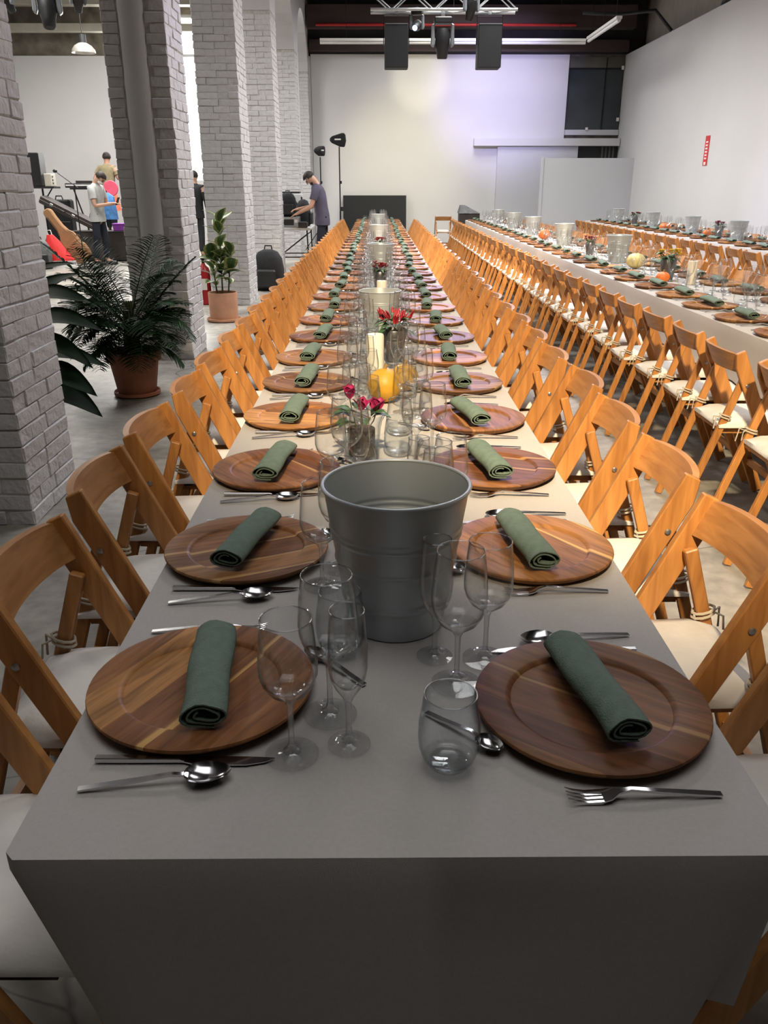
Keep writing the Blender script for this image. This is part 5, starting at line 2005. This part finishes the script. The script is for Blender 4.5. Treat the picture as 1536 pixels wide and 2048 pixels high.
link('edge_rail', MB().box((0, -0.277, 0.57), (1.5, 0.012, 0.025)).box((0, -0.277, 0.04), (1.5, 0.012, 0.025)).mesh('rail', 'black_plastic'), fc)
for k, x in enumerate((-0.6, 0.6)):
    link('castor', MB().box((x, 0, 0.012), (0.06, 0.4, 0.024)).mesh('castor', 'black_plastic'), fc)
sc_ = thing('equipment_case', 'upright black soft case with a handle beside the white wall', 'case', (-6.74, 17.6, 0))
link('shell', MB().box((0, 0, 0.58), (0.52, 0.28, 1.16)).mesh('shell', 'black_cloth', bevel=0.03), sc_)
link('handle', MB().tube([(-0.08, 0, 1.15), (-0.06, 0, 1.23), (0.06, 0, 1.23), (0.08, 0, 1.15)], 0.014, 7).mesh('handle', 'black_plastic', True), sc_)
link('zip', MB().box((0, -0.142, 0.72), (0.44, 0.006, 0.012)).mesh('zip', 'bag_grey'), sc_)
# speaker on its stand, mixer box on top of a bracket
sp = thing('speaker_stand', 'black stand with a shelf beside the nearest pillar', 'stand', (-6.72, 16.75, 0))
link('pole', MB().cyl(0.02, 0, 1.38, 10).mesh('pole', 'bracket_black', True), sp)
link('shelf', MB().box((0.05, 0, 1.40), (0.50, 0.36, 0.035)).mesh('shelf', 'black_plastic'), sp)
link('brace', MB().tube([(0.0, -0.02, 1.12), (0.20, -0.02, 1.38)], 0.014, 6).mesh('brace', 'bracket_black'), sp)
for k in range(3):
    a = k * 2.09 + 0.5
    link('leg', MB().tube([(0, 0, 0.55), (0.38 * math.cos(a), 0.38 * math.sin(a), 0.012)], 0.012, 6).mesh('leg', 'bracket_black'), sp)
spk = thing('loudspeaker', 'black loudspeaker on the stand beside the nearest pillar', 'speaker', (-6.80, 16.75, 1.4185))
link('cabinet', MB().box((0, 0, 0.31), (0.30, 0.32, 0.62)).mesh('cabinet', 'black_plastic', bevel=0.012), spk)
link('grille', MB().box((0, -0.163, 0.33), (0.26, 0.008, 0.5)).mesh('grille', 'black_mesh'), spk)
link('knob', MB().box((-0.17, 0, 0.18), (0.05, 0.04, 0.04)).box((-0.17, 0, 0.42), (0.05, 0.04, 0.04)).mesh('knob', 'black_plastic'), spk)
pa_ = thing('amplifier_head', 'tan mixer with black knobs beside the loudspeaker on the stand', 'mixer', (-6.54, 16.75, 1.4185))
link('body', MB().box((0, 0, 0.12), (0.14, 0.26, 0.24)).mesh('body', 'beam_cream', bevel=0.01), pa_)
for z in (0.06, 0.12, 0.18):
    link('knob', MB().box((0.075, -0.06, z), (0.02, 0.03, 0.03)).mesh('knob', 'black_plastic'), pa_)
# keyboard on its stand, microphone arm
ks = thing('keyboard_stand', 'folding stand under the small keyboard left of the masked person', 'stand', (-6.12, 17.4, 0))
for s in (-1, 1):
    link('leg', MB().bar((-0.18 * s, 0.08 * s, 0.012), (0.18 * s, 0.08 * s, 1.36), 0.03, 0.02).mesh('leg', 'bracket_black'), ks)
link('rail', MB().box((0, 0, 1.375), (0.5, 0.24, 0.03)).mesh('rail', 'bracket_black'), ks)
kb = thing('keyboard', 'small black keyboard on the folding stand', 'keyboard', (-6.15, 17.4, 1.392))
link('body', MB().box((0, 0, 0.045), (0.62, 0.26, 0.09)).mesh('body', 'black_plastic', bevel=0.01), kb)
link('control_panel', MB().box((0.05, 0.05, 0.115), (0.34, 0.12, 0.05)).mesh('panel', 'dark_case', bevel=0.006), kb)
link('key_row', MB().box((0, -0.125, 0.05), (0.58, 0.03, 0.03)).mesh('keys', 'bag_white'), kb)
mc = thing('microphone_stand', 'thin black microphone stand beside the masked person', 'stand', (-5.42, 14.95, 0))
link('pole', MB().cyl(0.011, 0, 1.45, 8).mesh('pole', 'bracket_black'), mc)
link('boom', MB().tube([(0.06, 0, 1.40), (-0.30, 0.05, 1.66)], 0.009, 6).mesh('boom', 'bracket_black'), mc)
link('microphone', MB().ball((-0.33, 0.055, 1.68), 0.03, 10, 8, (1.4, 1, 1)).mesh('mic', 'black_plastic', True), mc)
for k in range(3):
    a = k * 2.09 + 0.3
    link('leg', MB().tube([(0, 0, 0.12), (0.26 * math.cos(a), 0.26 * math.sin(a), 0.010)], 0.009, 6).mesh('leg', 'bracket_black'), mc)
pb = thing('purple_box', 'small purple box on the flight case beside the second pillar', 'box', (-5.22, 16.70, 0.5815))
link('box_body', MB().box((0, 0, 0.06), (0.26, 0.2, 0.12)).mesh('body', 'purple', bevel=0.008), pb)
link('lid', MB().box((0, 0, 0.13), (0.28, 0.22, 0.025)).mesh('lid', 'purple', bevel=0.004), pb)
gj = thing('jacket_on_rack', 'blue jacket hanging on a black rack behind the masked person', 'jacket', (-5.60, 17.2, 0))
link('rack_pole', MB().cyl(0.015, 0.0, 1.34, 8).box((0, 0, 0.012), (0.24, 0.24, 0.024)).mesh('pole', 'bracket_black'), gj)
link('jacket', MB().lathe([(0.05, 1.30), (0.16, 1.22), (0.18, 1.0), (0.20, 0.78), (0.17, 0.78), (0.04, 1.27)], 18, squash=0.5).mesh('jacket', 'blue_cloth', True), gj)

# ------------------------------------------------------------------ equipment table by the arcade
et = thing('folding_table', 'white folding table loaded with bags between the pillars', 'table', (-1.55, 15.25, 0))
link('table_top', MB().box((0, 0, 0.715), (0.70, 1.25, 0.045)).mesh('top', 'table_plastic', bevel=0.008), et)
for y in (-0.48, 0.48):
    for s in (-1, 1):
        link('leg', MB().tube([(s * 0.28, y, 0.70), (s * 0.30, y, 0.012)], 0.014, 8).mesh('leg', 'bracket_black', True), et)
    link('cross_bar', MB().box((0, y, 0.22), (0.58, 0.02, 0.02)).mesh('bar', 'bracket_black'), et)
    link('diagonal_brace', MB().tube([(0.28, y, 0.62), (-0.29, y, 0.2)], 0.010, 6).mesh('brace', 'bracket_black'), et)
cs = thing('metal_case', 'silver case with a dark front on the folding table', 'case', (-1.60, 14.85, 0.738))
link('shell', MB().box((0, 0, 0.09), (0.40, 0.36, 0.18)).mesh('shell', 'grey_metal', bevel=0.01), cs)
link('dark_front', MB().box((-0.03, -0.183, 0.09), (0.28, 0.008, 0.10)).mesh('front', 'black_plastic'), cs)
link('switch', MB().box((0.15, -0.184, 0.11), (0.05, 0.01, 0.05)).mesh('switch', 'sign_white'), cs)
backpack('black backpack standing on the silver case on the folding table', (-1.60, 14.85, 0.919), R(5), 'black_cloth', 0.82)
backpack('slim black bag standing on the folding table beside the backpack', (-1.36, 15.24, 0.738), R(85), 'black_cloth', 0.95, name='slim_bag')
cm_ = thing('coffee_machine', 'steel machine with gauges against the pillar in front of the person in navy', 'machine', (-1.62, 15.62, 0.738))
link('housing', MB().box((0, 0, 0.28), (0.42, 0.42, 0.56)).mesh('housing', 'table_plastic', bevel=0.015), cm_)
link('top_rail', MB().box((0, -0.05, 0.58), (0.36, 0.30, 0.03)).mesh('rail', 'black_plastic', bevel=0.006), cm_)
for k in range(3):
    link('gauge', MB().tube([(0.10 - 0.1 * k, -0.21, 0.40), (0.10 - 0.1 * k, -0.225, 0.40)], 0.03, 12).mesh('gauge', 'black_plastic', True), cm_)
link('group_head', MB().tube([(0.21, -0.05, 0.36), (0.27, -0.05, 0.34), (0.27, -0.05, 0.24)], 0.03, 10).mesh('group', 'steel', True), cm_)
link('drip_tray', MB().box((0.27, 0, 0.05), (0.16, 0.36, 0.06)).mesh('tray', 'steel', bevel=0.006), cm_)
mx_ = thing('mixing_desk', 'small dark control desk under the hands of the person in navy', 'mixer', (-1.33, 14.72, 0.738))
link('body', MB().box((0, 0, 0.045), (0.16, 0.17, 0.09)).mesh('body', 'dark_case', bevel=0.008), mx_)
link('knob_row', MB().box((0, -0.04, 0.095), (0.12, 0.02, 0.012)).box((0, 0.03, 0.095), (0.12, 0.02, 0.012)).mesh('knobs', 'grey_metal'), mx_)
backpack('tall black rucksack standing on the floor in front of the fourth pillar', (-1.60, 11.85, 0), R(-6), 'black_cloth', 1.18, name='rucksack')


# ------------------------------------------------------------------ lamps on stands, black board, wedge, far bits
def studio_light(label, loc, z, yaw, s):
    t = thing('studio_light', label, 'lamp', loc, yaw)
    link('pole', MB().cyl(0.014, 0.5, z - 0.12, 8).mesh('pole', 'bracket_black', True), t)
    link('lower_pole', MB().cyl(0.018, 0.02, 0.9, 8).mesh('lower_pole', 'bracket_black', True), t)
    link('knob', MB().box((0.03, 0, 0.95), (0.07, 0.05, 0.09)).box((0.02, 0, 1.5), (0.05, 0.04, 0.06)).mesh('knob', 'black_plastic', bevel=0.006), t)
    for k in range(3):
        a = k * 2.09
        link('leg', MB().tube([(0, 0, 0.55), (0.4 * math.cos(a), 0.4 * math.sin(a), 0.012)], 0.010, 6).mesh('leg', 'bracket_black'), t)
    poly = [(-0.26 * s, 0.02), (-0.20 * s, 0.10 * s), (0.10 * s, 0.19 * s), (0.17 * s, 0.17 * s), (0.19 * s, 0.0), (0.15 * s, -0.16 * s), (0.02 * s, -0.15 * s), (-0.22 * s, -0.05 * s)]
    poly = [(a, b + z) for a, b in poly]
    link('softbox', MB().prism(poly, -0.13 * s, 0.13 * s, axis=1).mesh('softbox', 'black_cloth', bevel=0.02), t)
    link('logo_strip', MB().box((-0.03 * s, -0.134 * s, z + 0.02), (0.17 * s, 0.006, 0.028)).mesh('strip', 'sign_white'), t)
    return t


studio_light('black studio lamp with a white strip on a tall thin stand', (-0.82, 18.4, 0), 2.34, 0.0, 0.8)
studio_light('smaller black lamp head on a stand close to the brick pilaster', (-1.30, 19.3, 0), 2.16, R(60), 0.62)
bb = thing('black_board', 'large black rectangular panel leaning on the white back wall', 'panel', (-0.06, 20.88, 0))
bb.rotation_euler = (R(-6), 0, 0)
link('board', MB().box((0, 0, 0.605), (1.60, 0.05, 1.20)).mesh('board', 'black_mesh', bevel=0.006), bb)
link('border', MB().box((0, -0.027, 1.195), (1.60, 0.006, 0.02)).box((-0.79, -0.027, 0.6), (0.02, 0.006, 1.2)).box((0.79, -0.027, 0.6), (0.02, 0.006, 1.2)).mesh('border', 'black_plastic'), bb)
wd = thing('grey_cabinet', 'dark grey cabinet with a slanted lid at the far end of the aisle', 'cabinet', (2.10, 18.9, 0))
link('cabinet_body', MB().prism([(-0.22, 0), (0.24, 0), (0.24, 0.84), (-0.22, 0.84)], -0.2, 0.2, axis=1).mesh('body', 'dark_case', bevel=0.01), wd)
i = MB()
i.v = [(-0.24, -0.22, 0.84), (0.26, -0.22, 0.84), (0.26, 0.22, 0.84), (-0.24, 0.22, 0.84), (-0.20, -0.10, 1.02), (-0.10, -0.10, 1.02), (-0.10, 0.12, 1.02), (-0.20, 0.12, 1.02)]
i.f = [(3, 2, 1, 0), (4, 5, 6, 7), (0, 1, 5, 4), (1, 2, 6, 5), (2, 3, 7, 6), (3, 0, 4, 7)]
link('lid', i.mesh('lid', 'bag_grey', bevel=0.006), wd)


# ------------------------------------------------------------------ rig: truss, speakers, moving heads, tubes, ducts
def truss(label, x0, x1, y, z, s=0.28):
    t = thing('lighting_truss', label, 'truss', ((x0 + x1) / 2, y, z))
    hl = (x1 - x0) / 2
    for a, b in ((-1, 0), (1, 0), (-1, 1), (1, 1)):
        link('chord', MB().tube([(-hl, a * s / 2, b * s), (hl, a * s / 2, b * s)], 0.024, 8).mesh('chord', 'grey_metal', True), t)
    n = max(3, int((x1 - x0) / 0.35))
    for k in range(n):
        xa, xb = -hl + 2 * hl * k / n, -hl + 2 * hl * (k + 1) / n
        up = k % 2
        for a in (-1, 1):
            link('lattice_rod', MB().tube([(xa, a * s / 2, 0 if up else s), (xb, a * s / 2, s if up else 0)], 0.010, 6).mesh('rod', 'grey_metal', True), t)
        link('lattice_rod', MB().tube([(xa, -s / 2 if up else s / 2, 0), (xb, s / 2 if up else -s / 2, 0)], 0.010, 6).mesh('rod', 'grey_metal', True), t)
    for x in (-hl * 0.8, hl * 0.8):
        link('hanger', MB().tube([(x, 0, s), (x, 0, HC - z - 0.0)], 0.012, 6).mesh('hanger', 'bracket_black'), t)
    return t


truss('grey lattice truss carrying lamps above the tables', -0.1, 2.35, 15.0, 4.16)


def hung_speaker(label, x):
    t = thing('hanging_speaker', label, 'speaker', (x, 15.0, 3.30))
    link('cabinet', MB().box((0, 0, 0.33), (0.40, 0.34, 0.66)).mesh('cabinet', 'black_mesh', bevel=0.012), t)
    link('yoke', MB().box((-0.215, 0, 0.58), (0.012, 0.05, 0.44)).box((0.215, 0, 0.58), (0.012, 0.05, 0.44)).box((0, 0, 0.80), (0.44, 0.05, 0.014)).mesh('yoke', 'bracket_black'), t)
    link('clamp', MB().box((0, 0, 0.835), (0.06, 0.06, 0.06)).mesh('clamp', 'grey_metal'), t)
    link('top_strip', MB().box((0, -0.174, 0.65), (0.38, 0.006, 0.014)).mesh('strip', 'grey_metal'), t)
    return t


hung_speaker('left of two black loudspeakers hanging from the truss', 0.335)
hung_speaker('right of two black loudspeakers hanging from the truss', 1.91)


def moving_head(label, loc, tilt, yaw, s=1.0, lens=None):
    t = thing('moving_head_lamp', label, 'stage lamp', loc, yaw)
    t.scale = (s,) * 3
    link('base', MB().box((0, 0, -0.04), (0.30, 0.24, 0.10)).mesh('base', 'black_plastic', bevel=0.02), t)
    for sg in (-1, 1):
        link('yoke_arm', MB().prism([(sg * 0.14, -0.08), (sg * 0.19, -0.10), (sg * 0.20, -0.40), (sg * 0.15, -0.44), (sg * 0.13, -0.38)], -0.06, 0.06, axis=1).mesh('arm', 'duct_metal', bevel=0.012), t)
    h = link('head', MB().lathe([(0.02, 0.20), (0.09, 0.19), (0.125, 0.10), (0.125, -0.05), (0.10, -0.16), (0.085, -0.26), (0.07, -0.27)], 18).cap(0, 18).mesh('head', 'black_plastic', True, angle=50), t, (0, 0, -0.34), (tilt, 0, 0))
    link('lens', MB().cyl(0.072, -0.268, -0.25, 18).mesh('lens', lens or 'black_mesh', True), h)
    link('clamp', MB().box((0, 0, 0.05), (0.06, 0.06, 0.09)).mesh('clamp', 'grey_metal'), t)
    return t


moving_head('large moving head lamp hanging between the two loudspeakers', (1.12, 15.0, 4.06), R(8), 0, 1.0)
moving_head('small lamp with a blue glowing lens beside the left speaker', (0.68, 14.95, 4.15), R(-70), R(-15), 0.62, 'lens_blue')
moving_head('dark lamp above the right end of the truss', (1.56, 14.72, 4.40), R(30), R(20), 0.7)
# left hall lamps, hanging from a rail
tr = thing('lamp_rail', 'dark rail across the left hall carrying stage lamps', 'rail', (-4.9, 12.0, 4.05))
link('tube', MB().tube([(-1.8, 0, 0), (1.8, 0, 0)], 0.025, 8).mesh('tube', 'bracket_black', True), tr)
for x in (-1.5, 1.5):
    link('hanger', MB().tube([(x, 0, 0), (x, 0, HC - 4.05)], 0.010, 6).mesh('hanger', 'bracket_black'), tr)
moving_head('long black stage lamp hanging in the left hall', (-4.40, 12.0, 3.98), R(-12), R(15), 0.95)
moving_head('small black stage lamp left of the long one in the left hall', (-4.93, 12.0, 3.92), R(35), R(-25), 0.55, 'lens_blue')
moving_head('small stage lamp with blue glints near the second pillar', (-3.98, 12.0, 3.92), R(35), R(25), 0.55, 'lens_blue')
pl_ = thing('pendant_lamp', 'bell-shaped metal pendant lamp in front of the left back wall', 'lamp', (-5.98, 18.0, 3.95))
link('shade', MB().lathe([(0.24, 0.0), (0.225, 0.06), (0.17, 0.13), (0.09, 0.175), (0.05, 0.19), (0.04, 0.19), (0.16, 0.12), (0.23, 0.0)], 28).mesh('shade', 'pan_aluminium', True), pl_)
link('cap', MB().cyl(0.075, 0.185, 0.33, 16).mesh('cap', 'black_plastic', True), pl_)
link('cable', MB().tube([(0, 0, 0.33), (0, 0, HC - 3.95)], 0.008, 6).mesh('cable', 'black_plastic'), pl_)


def tube_light(label, p0, p1):
    p0, p1 = Vector(p0), Vector(p1)
    t = thing('fluorescent_tube', label, 'lamp', p0)
    d = p1 - p0
    link('housing', MB().bar((0, 0, 0.05), tuple(d + Vector((0, 0, 0.05))), 0.05, 0.11, (0, 1, 0) if abs(d.x) > abs(d.y) else (1, 0, 0)).mesh('housing', 'tube_white'), t)
    link('tube', MB().tube([(0, 0, 0), tuple(d)], 0.036, 10).mesh('tube', 'tube_white', True), t)
    for u in (0.1, 0.5, 0.9):
        q = d * u
        link('hanger', MB().tube([tuple(q + Vector((0, 0, 0.07))), (q.x, q.y, HC - p0.z)], 0.006, 5).mesh('hanger', 'bracket_black'), t)
    return t


tube_light('long white unlit tube lamp across the hall above the back wall', (-1.25, 19.5, 4.37), (4.62, 19.5, 4.37))
tube_light('white tube lamp running towards the camera near the right wall', (4.68, 19.45, 4.40), (4.68, 17.0, 4.40))
dc = thing('ventilation_duct', 'grey square ventilation duct under the roof by the right wall', 'duct', (0, 0, 0))
link('duct', MB().bar((5.25, 14.0, 5.04), (6.35, 16.8, 4.78), 0.42, 0.42, (0, 0, 1)).mesh('duct', 'duct_metal', bevel=0.01), dc)
link('elbow', MB().bar((5.95, 15.8, 4.68), (6.35, 17.0, 4.51), 0.34, 0.34, (0, 0, 1)).mesh('elbow', 'duct_metal', bevel=0.01), dc)
link('strap', MB().bar((5.62, 14.94, 4.953), (5.66, 15.04, 4.944), 0.44, 0.44, (0, 0, 1)).mesh('strap', 'grey_metal'), dc)
link('hanger', MB().tube([(5.4, 14.4, 5.1), (5.4, 14.4, HC)], 0.01, 6).mesh('hanger', 'bracket_black'), dc)
cb = tag(link('black_cable', MB().tube([(4.3, 19.7, 4.78), (5.0, 19.5, 4.72), (5.7, 19.3, 4.76), (6.04, 19.2, 4.38)], 0.035, 8).mesh('cable', 'black_plastic', True)),
         'thick black cable looping over the top of the right wall', 'cable')
ul = thing('uplight', 'small lit lamp clipped to the top edge of the right wall', 'lamp', (5.93, 11.0, 4.30))
link('bracket', MB().box((0.03, 0, 0.06), (0.08, 0.08, 0.03)).mesh('bracket', 'bracket_black'), ul)
link('bulb', MB().cyl(0.035, -0.07, 0.04, 14).mesh('bulb', 'lens_warm', True), ul)
